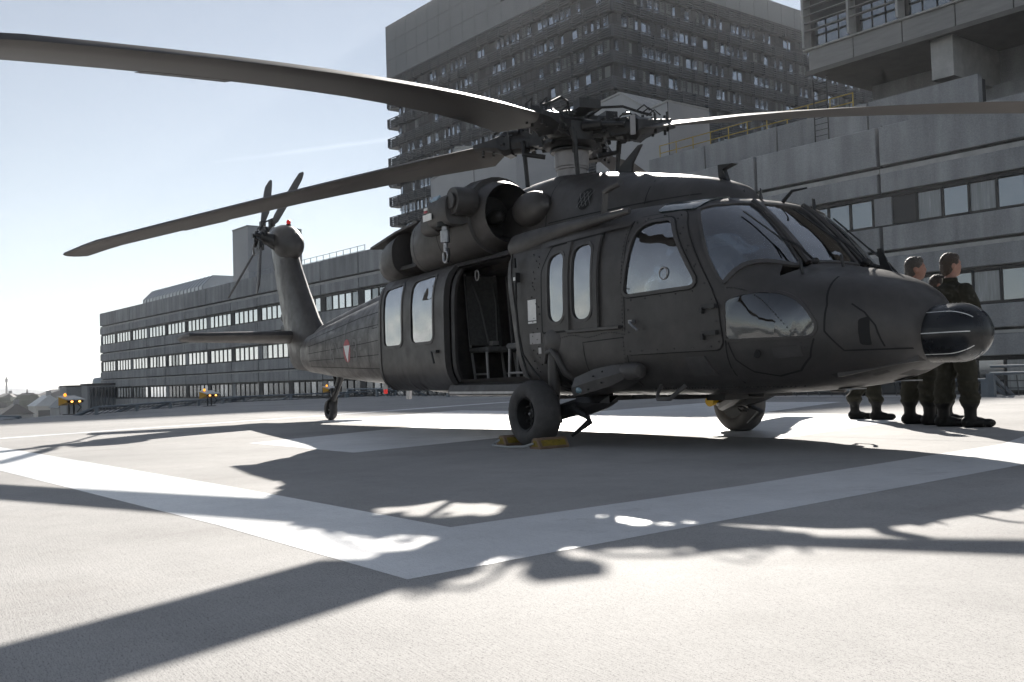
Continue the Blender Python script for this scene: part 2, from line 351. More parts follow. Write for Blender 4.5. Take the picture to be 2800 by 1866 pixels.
def trim(name, poly, wd, mp, o, material=PAINT, parent=H, th=.012):
    pl = dens(poly, .06); return patch(inset(pl, -wd), mp, o, o-th-.012, holes=[pl], step=.2).build(name, material, parent, 30)
both = ((m_side, 1), (port(m_side), -1))
# windows: panes and frames
for mp, sd in both:
    for poly, nm in ((GW1, 'gunner_window'), (GW2, 'gunner_window')):
        fr = trim(nm, poly, .028, mp, .02, PAINT2)
        patch(inset(dens(poly, .06), -.006), mp, .002, -.006).build('pane', DGLASS, fr)
    c_ = trim('chin_window', CH, .02, mp, .008, PAINT)
    patch(inset(dens(CH, .06), -.005), mp, .001, -.006).build('pane', glass('chin_glass', (.45, .48, .48), .10, 1.5, .6) if 'chin_glass' not in MATS else MATS['chin_glass'], c_)
# the cockpit doors
DOOR = rpoly([(2.33, 2.075), (2.86, 2.075), (3.30, 1.36), (3.37, 1.2), (3.40, .90), (3.36, .845), (2.33, .84)], [.05, .1, .1, .05, .05, .05, .04])
for mp, sd in both:
    d = patch(dens(DOOR, .1), mp, .012, -.004, holes=[dens(DW, .07)]).build('cockpit_door', PAINT, H, 30)
    trim('window_frame', DW, .03, mp, .024, PAINT2, d)
    patch(inset(dens(DW, .06), -.006), mp, .004, -.006).build('pane', SGLASS, d)
    strip(list(DOOR)+[DOOR[0]], .014, mp, .0035).build('door_seam', SEAM, d, 0)
    strip(list(inset(DW, -.035))+[inset(DW, -.035)[0]], .010, mp, .0145).build('window_seam', SEAM, d, 0)
    b = MB()
    for k in range(14): q = inset(dens(DW, .01), -.055); b.box(mp(*q[int(k*len(q)/14)], .014), (.012, .006, .012))
    for k in range(22): q = inset(dens(DOOR, .01), .03); b.box(mp(*q[int(k*len(q)/22)], .014), (.012, .006, .012))
    b.build('rivets', DARK, d, 0, kind='stuff')
    h = MB().box(mp(2.43, 1.13, .035), (.05, .04, .03)); h.tube([mp(2.43, 1.13, .06), mp(2.46, 1.10, .065), mp(2.53, 1.05, .06)], .012, 6); h.build('handle', STEEL, d)
    for z in (1.20, .985): hg = MB().box(mp(3.30, z, .028), (.16, .03, .035)); hg.box(mp(3.23, z-.03, .028), (.03, .03, .05)); hg.build('hinge', DARK, d)
    # bubble vent in the window
    MB().lathe([(.050, -.006), (.058, 0), (.054, .006), (.046, .004), (.050, -.006)], mp(2.80, 1.52, .008), 'y', 24, cap=False).build('vent_ring', GREYM, d)
# windscreens with posts and wipers
for mp, sd in ((m_par, 1), (port(m_par), -1)):
    ws = patch(inset(RW, -.012), mp, .002, -.008, step=.09).build('windscreen', GLASS, H)
    fr = dens(RW, .05); patch(inset(fr, -.03), mp, .014, -.01, holes=[fr], step=.2).build('windscreen_frame', PAINT2, ws, 30)
cw = patch(inset(dens(CWp, .06), -.006), m_top, .002, -.008, step=.09).build('windscreen', GLASS, H)
cp = dens(CWp, .05); patch(inset(cp, -.035), m_top, .014, -.01, holes=[cp], step=.2).build('windscreen_frame', PAINT2, cw, 30)
for y0, y1 in ((-.31, -.355), (.31, .355)):   # the posts stand proud of the glass
    MB().tube([m_top(x, lerp(y0, y1, (x-3.12)/.6), .02) for x in (3.10, 3.25, 3.4, 3.55, 3.72)], .026, 6).build('windscreen_post', PAINT, H)
for y in (-.36, .25, .75):
    wb = MB(); a = m_top(3.80, y, .05); b_ = m_top(3.50, y-.12, .05); c_ = m_top(3.22, y-.2, .03)
    wb.tube([a, a.lerp(b_, .5)+Vector((.01, 0, .03)), b_], .011, 6); wb.tube([b_+Vector((.12, 0, -.1)), b_, c_], .008, 5); wb.ell(a, (.04, .03, .03), 8, 6)
    wb.build('wiper', DARK, H)
# eyebrow windows in the cockpit roof
for sg in (-1, 1):
    pl = rpoly([(2.46, .42*sg), (2.90, .34*sg), (2.93, .80*sg), (2.5, .88*sg)], .05)
    patch(dens(pl, .08), m_top, .012, .0, step=.1).build('roof_window', mat('roof_glass', (.02, .035, .04), .06, spec=1), H)
# gunner panel with its surround and rail
for mp, sd in both:
    GP = rpoly([(1.06, 1.10), (1.06, 1.72), (1.20, 1.95), (1.96, 1.985), (1.96, 1.10)], .04)
    gp = patch(dens(GP, .1), mp, .012, -.004, holes=[dens(inset(GW1, -.01), .08), dens(inset(GW2, -.01), .08)]).build('window_panel', PAINT, H, 30)
    strip(list(GP)+[GP[0]], .02, mp, .0125).build('panel_seam', SEAM, gp, 0)
    for x in (1.50, 1.93): MB().loft([[mp(x-.035, z, .012), mp(x-.03, z, .035), mp(x+.03, z, .035), mp(x+.035, z, .012)] for z in (1.1, 1.3, 1.6, 1.8, 1.96)]).build('panel_rib', PAINT, gp)
    MB().loft([[mp(x, 1.075, .012), mp(x, 1.08, .045), mp(x, 1.105, .045), mp(x, 1.11, .012)] for x in (1.5, 1.8, 2.1, 2.26)]).build('slide_rail', PAINT2, gp)
    strip([(1.08, 1.98), (2.30, 2.03)], .05, mp, .02).build('gutter', PAINT2, gp, 0)
# panel lines and access hatches on the side
for mp, sd in both:
    for path in ([(2.31, .50), (2.31, .84)], [(2.30, 1.05), (2.30, 2.05)], [(1.05, .62), (2.32, .64)], [(1.75, .5), (1.70, .98), (2.28, 1.0)], [(-3.2, .75), (-3.2, 1.9)], [(-4.4, .8), (-4.4, 1.85)], [(-5.6, .8), (-5.6, 1.8)], [(-6.7, .85), (-6.7, 1.7)], [(-7.7, .9), (-7.7, 1.6)],
                 [(-2.7, 1.72), (-5.0, 1.66), (-7.8, 1.45)], [(-2.7, 1.5), (-5, 1.48), (-7.8, 1.33)], [(-2.7, 1.28), (-7.8, 1.2)], [(-2.7, 1.05), (-7.8, 1.07)], [(-2.7, .82), (-5, .88), (-7.8, .97)],
                 [(-3.9, 1.45), (-4.2, 1.45), (-4.2, 1.68), (-3.9, 1.68), (-3.9, 1.45)], [(3.38, .5), (3.42, .92)]):
        strip(path, .010, mp, .0022).build('panel_line', SEAM, H, 0)
    # nose door outline, chin bubble outline, nose bay hatch
    q = MB(); strip([(4.10, 1.38), (4.16, 1.15), (4.15, .95), (4.24, .80), (4.60, .80)], .012, mp, .0025, q, .03)
    strip([(3.44, .9), (3.47, .76), (3.56, .66), (3.72, .62), (3.9, .66), (4.02, .76), (4.08, .9)], .012, mp, .0025, q, .03); q.build('nose_panel_line', SEAM, H, 0)
    patch(rpoly([(3.0, .525), (3.0, .80), (3.20, .80), (3.26, .525)], .015), mp, .014, -.004).build('step_plate', PAINT2, H, 30)
    patch(rpoly([(3.78, .76), (3.78, .84), (3.98, .85), (3.98, .77)], .015), mp, .008, -.004).build('access_hatch', PAINT2, H, 30)
    MB().lathe([(.036, 0), (.036, .006), (.02, .008)], mp(3.66, .80, .003), 'y', 16).build('vent_hole', SEAM, H)
    rv = MB()
    for k in range(60): rv.box(mp(1.1+k*.035, 1.04-.015*math.sin(k*.4), .002), (.010, .006, .010))
    for k in range(40): rv.box(mp(2.27, .56+k*.036, .003), (.010, .006, .010))
    for k in range(34): rv.box(mp(.86+.22*random.random(), .72+k*.036, .003), (.012, .008, .012))
    for k in range(46): rv.box(mp(2.4+k*.03, .535, .004), (.012, .008, .012))
    for k in range(30): rv.box(mp(3.43+k*.02, 1.34-.0006*k*k, .003), (.009, .006, .009))
    rv.build('rivets', DARK, H, 0, kind='stuff')
# national roundel and code letters on the tail
def m_tail(x, z, o): return m_side(x, z, o)
cx, cz, rd = -5.52, 1.17, .185
circ = [(cx+rd*math.cos(a*math.pi/16), cz+rd*math.sin(a*math.pi/16)) for a in range(32)]
patch(circ, m_tail, .004).build('roundel', RED, H, 0)
ro = bpy.data.objects['roundel']
patch([(cx-.158, cz+.085), (cx, cz-.185), (cx+.158, cz+.085)], m_tail, .0055).build('roundel_triangle', WHITE, ro, 0)
def text_mesh(s, size, mp, o, name, material, parent):
    cu = bpy.data.curves.new('t', 'FONT'); cu.body = s; cu.size = size; cu.resolution_u = 3; ob = bpy.data.objects.new('t', cu); C.objects.link(ob)
    dg = bpy.context.evaluated_depsgraph_get(); me = bpy.data.meshes.new_from_object(ob.evaluated_get(dg)); bpy.data.objects.remove(ob); bpy.data.curves.remove(cu)
    for v in me.vertices: v.co = mp(v.co.x, v.co.y, o)
    return link(name, me, material, parent, 0)
text_mesh('6M', .50, lambda a, b, o: m_side(-6.48+a, 1.0+b, o), .004, 'tail_code', FAINT, H)
text_mesh('BF', .50, lambda a, b, o: m_side(-5.26+a, 1.0+b, o), .004, 'tail_code', FAINT, H)
# white and silver placards by the cabin door
for a, b_, c_, d_, mt in ((.80, 1.24, .95, 1.45, WHITE), (.80, 1.21, .95, 1.23, WHITE), (.82, 1.0, 1.02, 1.11, GREYM), (.97, .90, 1.02, .96, STEEL)):
    patch([(a, b_), (c_, b_), (c_, d_), (a, d_)], m_side, .006).build('placard', mt, H, 0)
# ------------------------------------------------------------------ sliding cabin doors
def m_sd(x, z, o): return Vector((x, -(side_y(-.6, z)+.05+o), z))
SW1 = rpoly([(-2.50, 1.12), (-2.50, 1.84), (-1.98, 1.88), (-1.98, 1.12)], .09); SW2 = rpoly([(-1.70, 1.13), (-1.70, 1.88), (-1.13, 1.91), (-1.13, 1.13)], .09)
SD = rpoly([(-2.62, .54), (-2.62, 1.97), (-.82, 1.99), (-.82, .54)], .05)
sd = patch(dens(SD, .12), m_sd, .05, .01, holes=[dens(SW1, .07), dens(SW2, .07)], step=.12).build('cabin_door', PAINT, H, 30)
for pl in (SW1, SW2):
    patch(inset(dens(pl, .07), -.035), m_sd, .058, .02, holes=[dens(pl, .07)]).build('window_frame', PAINT2, sd, 30)
    patch(inset(dens(pl, .07), -.005), m_sd, .044, .036).build('pane', DGLASS, sd)
MB().loft([[m_sd(-.85, z, .05), m_sd(-.85, z, .075), m_sd(-.80, z, .075), m_sd(-.80, z, .0)] for z in [.55+.09*k for k in range(17)]]).build('door_edge', PAINT2, sd)
MB().loft([[m_sd(-2.66, z, .0), m_sd(-2.66, z, .06), m_sd(-2.60, z, .06), m_sd(-2.60, z, .05)] for z in [.55+.09*k for k in range(16)]]).build('door_edge', PAINT2, sd)
h = MB().box(m_sd(-1.05, 1.0, .07), (.14, .05, .03)); h.tube([m_sd(-1.10, 1.0, .09), m_sd(-1.07, .97, .1), m_sd(-1.05, .86, .09)], .013, 6); h.build('handle', DARK, sd)
# port cabin door stays shut: outline only
PD = rpoly([(-.84, .56), (-.84, 1.98), (.50, 1.98), (.66, .56)], .05); patch(dens(PD, .12), port(m_side), .05, .0, step=.12).build('cabin_door', PAINT, H, 30)
# opening surround: sill, header rail, front jamb with its curved edge
sl_ = MB(); sl_.loft([[Vector((x, -1.06, .47)), Vector((x, -1.215, .49)), Vector((x, -1.22, .53)), Vector((x, -1.19, .60)), Vector((x, -1.08, .62))] for x in (-.9, 0, .72)]); sl_.build('door_sill', PAINT2, H, 30)
MB().bbox((-.84, -1.235, .505), (.70, -1.222, .528)).build('sill_rail', STEEL, H, 0)
hd = MB(); hd.loft([[m_side(x, 1.975, .03), m_side(x, 1.975, .075), m_side(x, 2.02, .09), m_side(x, 2.06, .075), m_side(x, 2.06, .02)] for x in (-2.7, -2, -1, -.3, .38)]); hd.build('door_track', PAINT2, H, 30)
jb = MB(); jb.loft([[Vector((lerp(.66, .40, (z-.66)/1.32)-.05, -side_y(.5, z)+.14, z)), m_side(lerp(.66, .40, (z-.66)/1.32)-.05, z, .0), m_side(lerp(.66, .40, (z-.66)/1.32)+.0, z, .014), m_side(lerp(.66, .40, (z-.66)/1.32)+.05, z, .012)] for z in [.66+.11*k for k in range(13)]]); jb.build('door_jamb', PAINT2, H, 30)
jr = MB(); jr.loft([[m_side(-.86, z, -.05), m_side(-.80, z, -.05), m_side(-.79, z, -.01), m_side(-.81, z, .02)] for z in [.64+.11*k for k in range(13)]]); jr.build('door_jamb', PAINT2, H, 30)
# ------------------------------------------------------------------ cabin interior
def seat(x, y, face, nm='cabin_seat'):
    """tube-framed troop seat; face +1 looks forward"""
    t = empty(nm, (x, y, .62)); t.parent = H
    MB().bbox((-.22, -.24, .36), (.24, .24, .42), .02).build('cushion', FABRIC, t)
    b = MB().loft([[Vector((-.20*face-z*.10*face+dx, yy, .45+z*.85)) for dx, yy in ((-.03, -.22), (.03, -.22), (.03, .22), (-.03, .22))] for z in (0, .3, .6, .85, 1.0)]); b.build('backrest', FABRIC, t)
    for sy in (-.21, .21):
        MB().tube([(-.20*face, sy, .38), (-.25*face, sy, .85), (-.30*face, sy, 1.32)], .016, 6).build('back_tube', GREYM, t)
        MB().tube([(.18*face, sy, .37), (.20*face, sy, .02)], .018, 6).build('leg', GREYM, t); MB().tube([(-.18*face, sy, .37), (-.10*face, sy, .02)], .018, 6).build('leg', GREYM, t)
        MB().tube([(.20*face, sy, .10), (-.12*face, sy, .10)], .012, 6).build('brace', GREYM, t)
        MB().tube([(-.24*face, sy*.7, 1.2), (-.12*face, sy*.55, .95), (-.02*face, sy*.3, .46)], .014, 4).build('harness_strap', mat('harness', (.10, .10, .10), .9), t)
    MB().box((.0, 0, .47), (.07, .09, .05)).build('buckle', GREYM, t)
    return t
for x, y, f_ in ((.36, -.82, -1), (.36, -.26, -1), (.36, .38, -1), (-.95, -.55, 1), (-.95, .05, 1), (-.95, .65, 1)): seat(x, y, f_)
for k in range(5):
    x = -.6+k*.2; MB().tube([(x, -.2+.1*k, 2.0), (x+.02, -.22+.1*k, 1.6), (x-.03, -.2+.1*k, 1.15+.1*(k % 2))], .014, 4).build('hanging_strap', mat('harness'), H)
MB().tube([(-.62+.04*math.sin(a*.52), -.95, 1.86+.06*math.cos(a*.52)) for a in range(13)], .008, 5).build('grab_ring', GREYM, H)
MB().bbox((-.6, -.4, .63), (-.1, .3, .95), .03).build('stowage_box', mat('stowage_green', (.05, .055, .045), .7, var=.2, scale=8), H)
for x, y in ((2.45, -.52), (2.45, .52)):
    t = empty('pilot_seat', (x, y, .62)); t.parent = H
    MB().bbox((-.22, -.25, .22), (.26, .25, .36), .04).build('cushion', FABRIC, t); MB().bbox((-.30, -.26, .2), (-.16, .26, 1.05), .05).build('backrest', FABRIC, t)
    MB().bbox((-.29, -.13, 1.05), (-.19, .13, 1.26), .04).build('headrest', FABRIC, t); MB().bbox((-.34, -.28, .2), (-.28, .28, .95), .02).build('armour_plate', INTER, t)
gl = MB(); gl.loft([[Vector((x, s*wd, z)) for s, z in ((-1, z0), (-1, z1), (1, z1), (1, z0))] for x, wd, z0, z1 in ((3.18, .78, 1.10, 1.36), (3.30, .80, 1.0, 1.42), (3.62, .70, 1.0, 1.40))]); gl.build('instrument_panel', INTER, H, 30)
MB().bbox((2.3, -.2, .62), (3.2, .2, 1.0), .03).build('centre_console', INTER, H)
MB().bbox((2.45, -.28, 1.93), (3.0, .28, 2.10), .03).build('overhead_console', INTER, H)
for y in (-.4, .45): MB().tube([(3.0, y, .65), (2.98, y, .95), (2.90, y, 1.05)], .016, 6).build('cyclic_stick', DARK, H)
cmp_ = MB().bbox((3.40, -.12, 1.44), (3.48, -.02, 1.54), .015); cmp_.build('standby_compass', STEEL, H)
bh = MB().bbox((1.99, -1.05, .62), (2.03, -.35, 1.5)); bh.build('cabin_bulkhead', INTER, H, 0)
# ------------------------------------------------------------------ nose radar
rad = MB().lathe([(.265, -.12), (.24, 0), (.222, .10)], (4.48, 0, .905), 'x', 40); rad.build('radar_collar', PAINT, H)
rp = [(.218, 0), (.218, .20)]+[(.218*math.cos(a*math.pi/24)**.85, .20+.235*math.sin(a*math.pi/24)) for a in range(1, 12)]+[(.01, .436)]
rd_ = MB().lathe(rp, (4.60, 0, .905), 'x', 48).build('radome', RADOME, H, 50)
for k in range(8):
    a = math.pi/8*(2*k); pts = [Vector((4.60+h+.0, math.cos(a)*(r_+.0015), .905+math.sin(a)*(r_+.0015))) for r_, h in rp[:9]]
    t_ = Vector((0, -math.sin(a), math.cos(a)))*.0035; MB().loft([[q-t_, q+t_] for q in pts], cap=False, closed=False).build('lightning_strip', WHITE, rd_, 0)
MB().loft([[Vector((x, y, z)) for y, z in ((-wd, zb), (-wd*1.05, .9), (-wd*.7, zt), (wd*.7, zt), (wd*1.05, .9), (wd, zb))] for x, wd, zb, zt in ((4.1, .50, .60, 1.2), (4.45, .30, .68, 1.12), (4.60, .20, .705, 1.08))]).build('radar_fairing', PAINT, H, 40)
patch(rpoly([(4.345, .84), (4.35, 1.03), (4.41, 1.05), (4.405, .83)], .02), m_side, .006, -.004).build('pitot_recess_shade', SEAM, H, 0)  # flat dark patch on the skin stands in for the recess shade
strip([(4.30, 1.15), (4.38, 1.08), (4.44, .98), (4.47, .82)], .010, m_side, .003).build('panel_line', SEAM, H, 0)
for y in (-.02, .12): MB().lathe([(.11, 0), (.11, .006), (.06, .008)], (3.9+y*3, y, sec(3.9+y*3)[0]-.014), 'z', 20).build('belly_light', STEEL, H)
# small fin and probes on the nose, roof aerials
MB().loft([[Vector((3.98-.10, .36, 1.42)), Vector((3.98+.02, .36, 1.42)), Vector((3.98+.02, .375, 1.42)), Vector((3.98-.10, .375, 1.42))], [Vector((3.84, .36, 1.66)), Vector((3.88, .36, 1.66)), Vector((3.88, .37, 1.66)), Vector((3.84, .37, 1.66))]]).build('wire_cutter', DARK, H)
for x, y, h in ((3.84, -.55, .12), (3.95, -.2, .10)): q = m_top(x, y, 0); MB().tube([q, q+Vector((-.02, 0, h))], .012, 6).build('probe', DARK, H)
q = m_top(3.72, .28, 0); MB().tube([q, q+Vector((-.05, .05, .05)), q+Vector((.12, .16, -.03))], .02, 6).build('wiper_motor', DARK, H)
for x, y, d_ in ((3.02, .15, (.22, .06, .09)), (3.12, .45, (-.02, 0, .11))):
    q = m_top(x, y, 0); MB().tube([q, q+Vector((d_[0]*.4, d_[1]*.5, d_[2])), q+Vector(d_)*1.05], [.018, .014, .008], 6).build('roof_aerial', DARK, H)
for x in (2.75, 2.95): q = m_top(x, -.05, 0); MB().tube([q, q+Vector((0, 0, .10))], [.02, .006], 6).build('roof_aerial', DARK, H)
ap = MB(); ap.loft([[Vector((x-.05, -.88, z)), Vector((x, -.90, z)), Vector((x+.05, -.88, z)), Vector((x, -.86, z))] for x, z in ((1.72, 2.16), (1.74, 2.30), (1.76, 2.42))]); ap.tube([(1.74, -.88, 2.41), (1.84, -.88, 2.44), (1.98, -.87, 2.46)], .03, 8); ap.build('air_probe', PAINT2, H)
# ------------------------------------------------------------------ engines, doghouse
def oring(x, yc, zc, ry, rz, n=28, e=2.0):
    out = []
    for k in range(n):
        a = 2*math.pi*k/n; c, s = math.cos(a), math.sin(a)
        out.append(Vector((x, yc+ry*math.copysign(abs(c)**(2/e), c), zc+rz*math.copysign(abs(s)**(2/e), s))))
    return out
NAC = [(-.20, -.74, 2.53, .33, .34, 2), (-.30, -.74, 2.53, .375, .385, 2), (-.42, -.73, 2.52, .40, .41, 2.1), (-.43, -.73, 2.53, .44, .455, 2.1), (-.7, -.73, 2.52, .46, .475, 2.2), (-1.1, -.74, 2.46, .475, .46, 2.3), (-1.5, -.75, 2.39, .465, .42, 2.4), (-1.80, -.77, 2.35, .44, .37, 2.4), (-1.85, -.77, 2.34, .42, .35, 2.4)]
HI = [(-2.28, -.86, 2.30, .385, .30, 2.6), (-2.4, -.86, 2.28, .39, .30, 2.6), (-2.6, -.86, 2.25, .38, .29, 2.6), (-2.8, -.86, 2.23, .33, .26, 2.4), (-2.95, -.86, 2.22, .20, .16, 2.2)]
for sg in (1, -1):
    fx = (lambda q: q) if sg == 1 else mirror
    en = fx(MB().loft([oring(*a[:5], e=a[5]) for a in NAC], cap=False)).build('engine_nacelle', PAINT, H, 40)
    fx(MB().loft([oring(-.20, -.74, 2.53, .33, .34), oring(-.23, -.74, 2.53, .305, .315), oring(-.6, -.74, 2.53, .24, .25)], cap=False)).build('intake_duct', DARK, en, 40)
    fx(MB().loft([oring(-.60, -.74, 2.53, .25, .26), oring(-.61, -.74, 2.53, .01, .01)])).build('intake_back', SEAM, en, 0)
    fx(MB().ell((-.52, -.74, 2.53), (.16, .09, .09), 14, 8)).build('intake_bullet', DARK, en)
    fx(MB().ell((.06, -.60, 2.54), (.33, .18, .20), 18, 12)).build('plenum_fairing', PAINT, en)
    fx(MB().loft([oring(-1.80, -.66, 2.35, .28, .28), oring(-2.4, -.72, 2.30, .26, .24)], cap=False)).build('exhaust_shade_core', SEAM, en, 40)  # near-black core paints the shade inside the exhaust opening
    ex = fx(MB().loft([oring(*a[:5], e=a[5]) for a in HI])).build('exhaust_shroud', PAINT, H, 40)
    tp = MB().loft([[Vector((x, -.38, zt)), Vector((x, -.38, zt+.03)), Vector((x, yo, zt-.02)), Vector((x, yo, zt-.05))] for x, zt, yo in ((-1.82, 2.69, -1.10), (-2.35, 2.62, -1.16), (-3.05, 2.50, -1.20))]); fx(tp).build('exhaust_deflector', PAINT, ex, 30)
    bp = MB().loft([[Vector((x, -.45, 2.06)), Vector((x, -.45, 2.10)), Vector((x, -1.12, 2.14)), Vector((x, -1.14, 2.09))] for x in (-1.82, -2.35)]); fx(bp).build('exhaust_lip', PAINT, ex, 30)
    fx(MB().box((-2.08, -1.0, 2.33), (.16, .03, .34))).build('exhaust_vane', STEEL, ex, 0)
    for x, yc, zc, ry, rz, e in ((-1.1, -.74, 2.46, .477, .462, 2.3), (-1.72, -.765, 2.357, .449, .383, 2.4)):
        fx(MB().loft([[q+Vector((d, 0, 0)) for q in oring(x, yc, zc, ry+.002, rz+.002, 28, e)] for d in (-.006, .006)], cap=False)).build('cowl_seam', SEAM, en, 0)
DG = [(2.80, .10, 2.24), (2.74, .22, 2.33), (2.62, .34, 2.41), (2.4, .45, 2.50), (2.0, .54, 2.61), (1.5, .60, 2.72), (1.0, .63, 2.82), (.5, .64, 2.91), (.1, .64, 2.96), (-.4, .62, 2.965), (-.9, .58, 2.93), (-1.5, .52, 2.85), (-2.2, .46, 2.72), (-3.0, .40, 2.52), (-3.8, .30, 2.28), (-4.6, .16, 2.02), (-5.0, .06, 1.9)]
def dg_ring(x, wd, zt, zb=None):
    zb = 1.95 if zb is None else zb; out = []
    for k in range(25):
        a = math.pi*k/24; c, s = math.cos(a), math.sin(a); out.append(Vector((x, -wd*math.copysign(abs(c)**(2/2.8), c), zb+(zt-zb)*abs(s)**(2/2.8))))
    return out
dog = MB().loft([dg_ring(*a) for a in DG]).build('rotor_pylon_fairing', PAINT, H, 40)
def m_dog(x, z, o):
    i = 0
    while i < len(DG)-2 and x < DG[i+1][0]: i += 1
    t = (DG[i][0]-x)/(DG[i][0]-DG[i+1][0]); wd = lerp(DG[i][1], DG[i+1][1], t); zt = lerp(DG[i][2], DG[i+1][2], t); s = min(.999, (z-1.95)/(zt-1.95)); return Vector((x, -wd*(1-s**2.8)**(1/2.8)-o, z))
vc = [(1.0+.11*math.cos(a*math.pi/12), 2.50+.115*math.sin(a*math.pi/12)) for a in range(24)]
vt = patch(vc, m_dog, .006).build('cooling_vent', SEAM, dog, 0)
vm = MB()
for k in (-.06, 0, .06):
    strip([(1.0+k-.06, 2.42), (1.0+k+.06, 2.58)], .008, m_dog, .010, vm); strip([(1.0+k+.05, 2.42), (1.0+k-.05, 2.58)], .008, m_dog, .010, vm)
vm.build('vent_mesh', mat('vent_wire', (.12, .12, .12), .5), vt, 0, kind='stuff')
sm = MB()
for path in ([(1.9, 2.30), (1.9, 2.62)], [(.35, 2.30), (.35, 2.90)], [(2.5, 2.31), (.4, 2.33)]): strip(path, .012, m_dog, .003, sm)
sm.build('pylon_seam', SEAM, dog, 0)
MB().loft([[Vector((2.40, -.02, 2.45)), Vector((2.52, -.02, 2.43)), Vector((2.52, .02, 2.43)), Vector((2.40, .02, 2.45))], [Vector((2.40, -.03, 2.58)), Vector((2.46, -.03, 2.57)), Vector((2.46, .03, 2.57)), Vector((2.40, .03, 2.58))], [Vector((2.41, -.04, 2.62)), Vector((2.60, -.04, 2.60)), Vector((2.60, .04, 2.60)), Vector((2.41, .04, 2.62))]]).build('wire_cutter', DARK, dog)
bl = MB(); bl.loft([[Vector((x-c, -.012, z)), Vector((x+c, -.012, z)), Vector((x+c, .012, z)), Vector((x-c, .012, z))] for x, z, c in ((.94, 2.80, .15), (1.0, 2.90, .11), (1.24, 3.07, .03))]); bl.build('vhf_aerial', DARK, dog)
# ------------------------------------------------------------------ mast and rotor head
HZ = 3.45
MB().lathe([(.26, 2.88), (.21, 2.95), (.175, 2.89), (.175, 3.03), (.19, 3.04), (.19, 3.06), (.20, 3.07), (.20, 3.23), (.24, 3.25)], (0, 0, 0), 'z', 28).build('rotor_mast', GREYM, H, 40)
AZ = R(213.5)
hub = MB().lathe([(.20, 3.28), (.30, 3.29), (.34, 3.33), (.34, 3.53), (.30, 3.57), (.2, 3.60)], (0, 0, 0), 'z', 20).build('rotor_hub', DARK, H, 40)
MB().lathe([(.18, 3.235), (.24, 3.24), (.25, 3.25), (.25, 3.265), (.18, 3.275)], (0, 0, 0), 'z', 24).build('swashplate', DARK, hub, 40)
bf = MB()
for k in range(4):
    a = AZ+math.pi/4+k*math.pi/2; M = Matrix.Rotation(a, 3, 'Z'); bf.box(M @ Vector((.24, 0, 3.655)), (.50, .16, .05), M)
    bf.box(M @ Vector((.47, 0, 3.68)), (.15, .26, .10), M)
bf.lathe([(.2, 3.59), (.2, 3.69), (.1, 3.72)], (0, 0, 0), 'z', 16); bf.build('vibration_absorber', DARK, hub, 30)
DRP = [(.70, 1.2), (1.30, 1.4), (.95, 1.7), (1.0, 1.4)]
def droop(r, k): return HZ-.01-DRP[k][0]*(max(0, r-.3)/7.88)**DRP[k][1]
def bpitch(r):
    T = [(.9, 15), (1.3, 13.5), (2.2, 8), (4, 3), (6, 0), (8.4, -2.5)]
    for (a, b), (c, d) in zip(T, T[1:]):
        if r <= c: return R(lerp(b, d, max(0, (r-a)/(c-a))))
    return R(-2.5)
def rotmat(a): return Matrix.Rotation(a, 3, 'Z')
AIR = [(1.0, .0), (.7, .045), (.45, .085), (.2, .095), (.07, .07), (0, 0), (.07, -.035), (.2, -.05), (.45, -.048), (.7, -.03)]   # chord fraction from leading edge, thickness
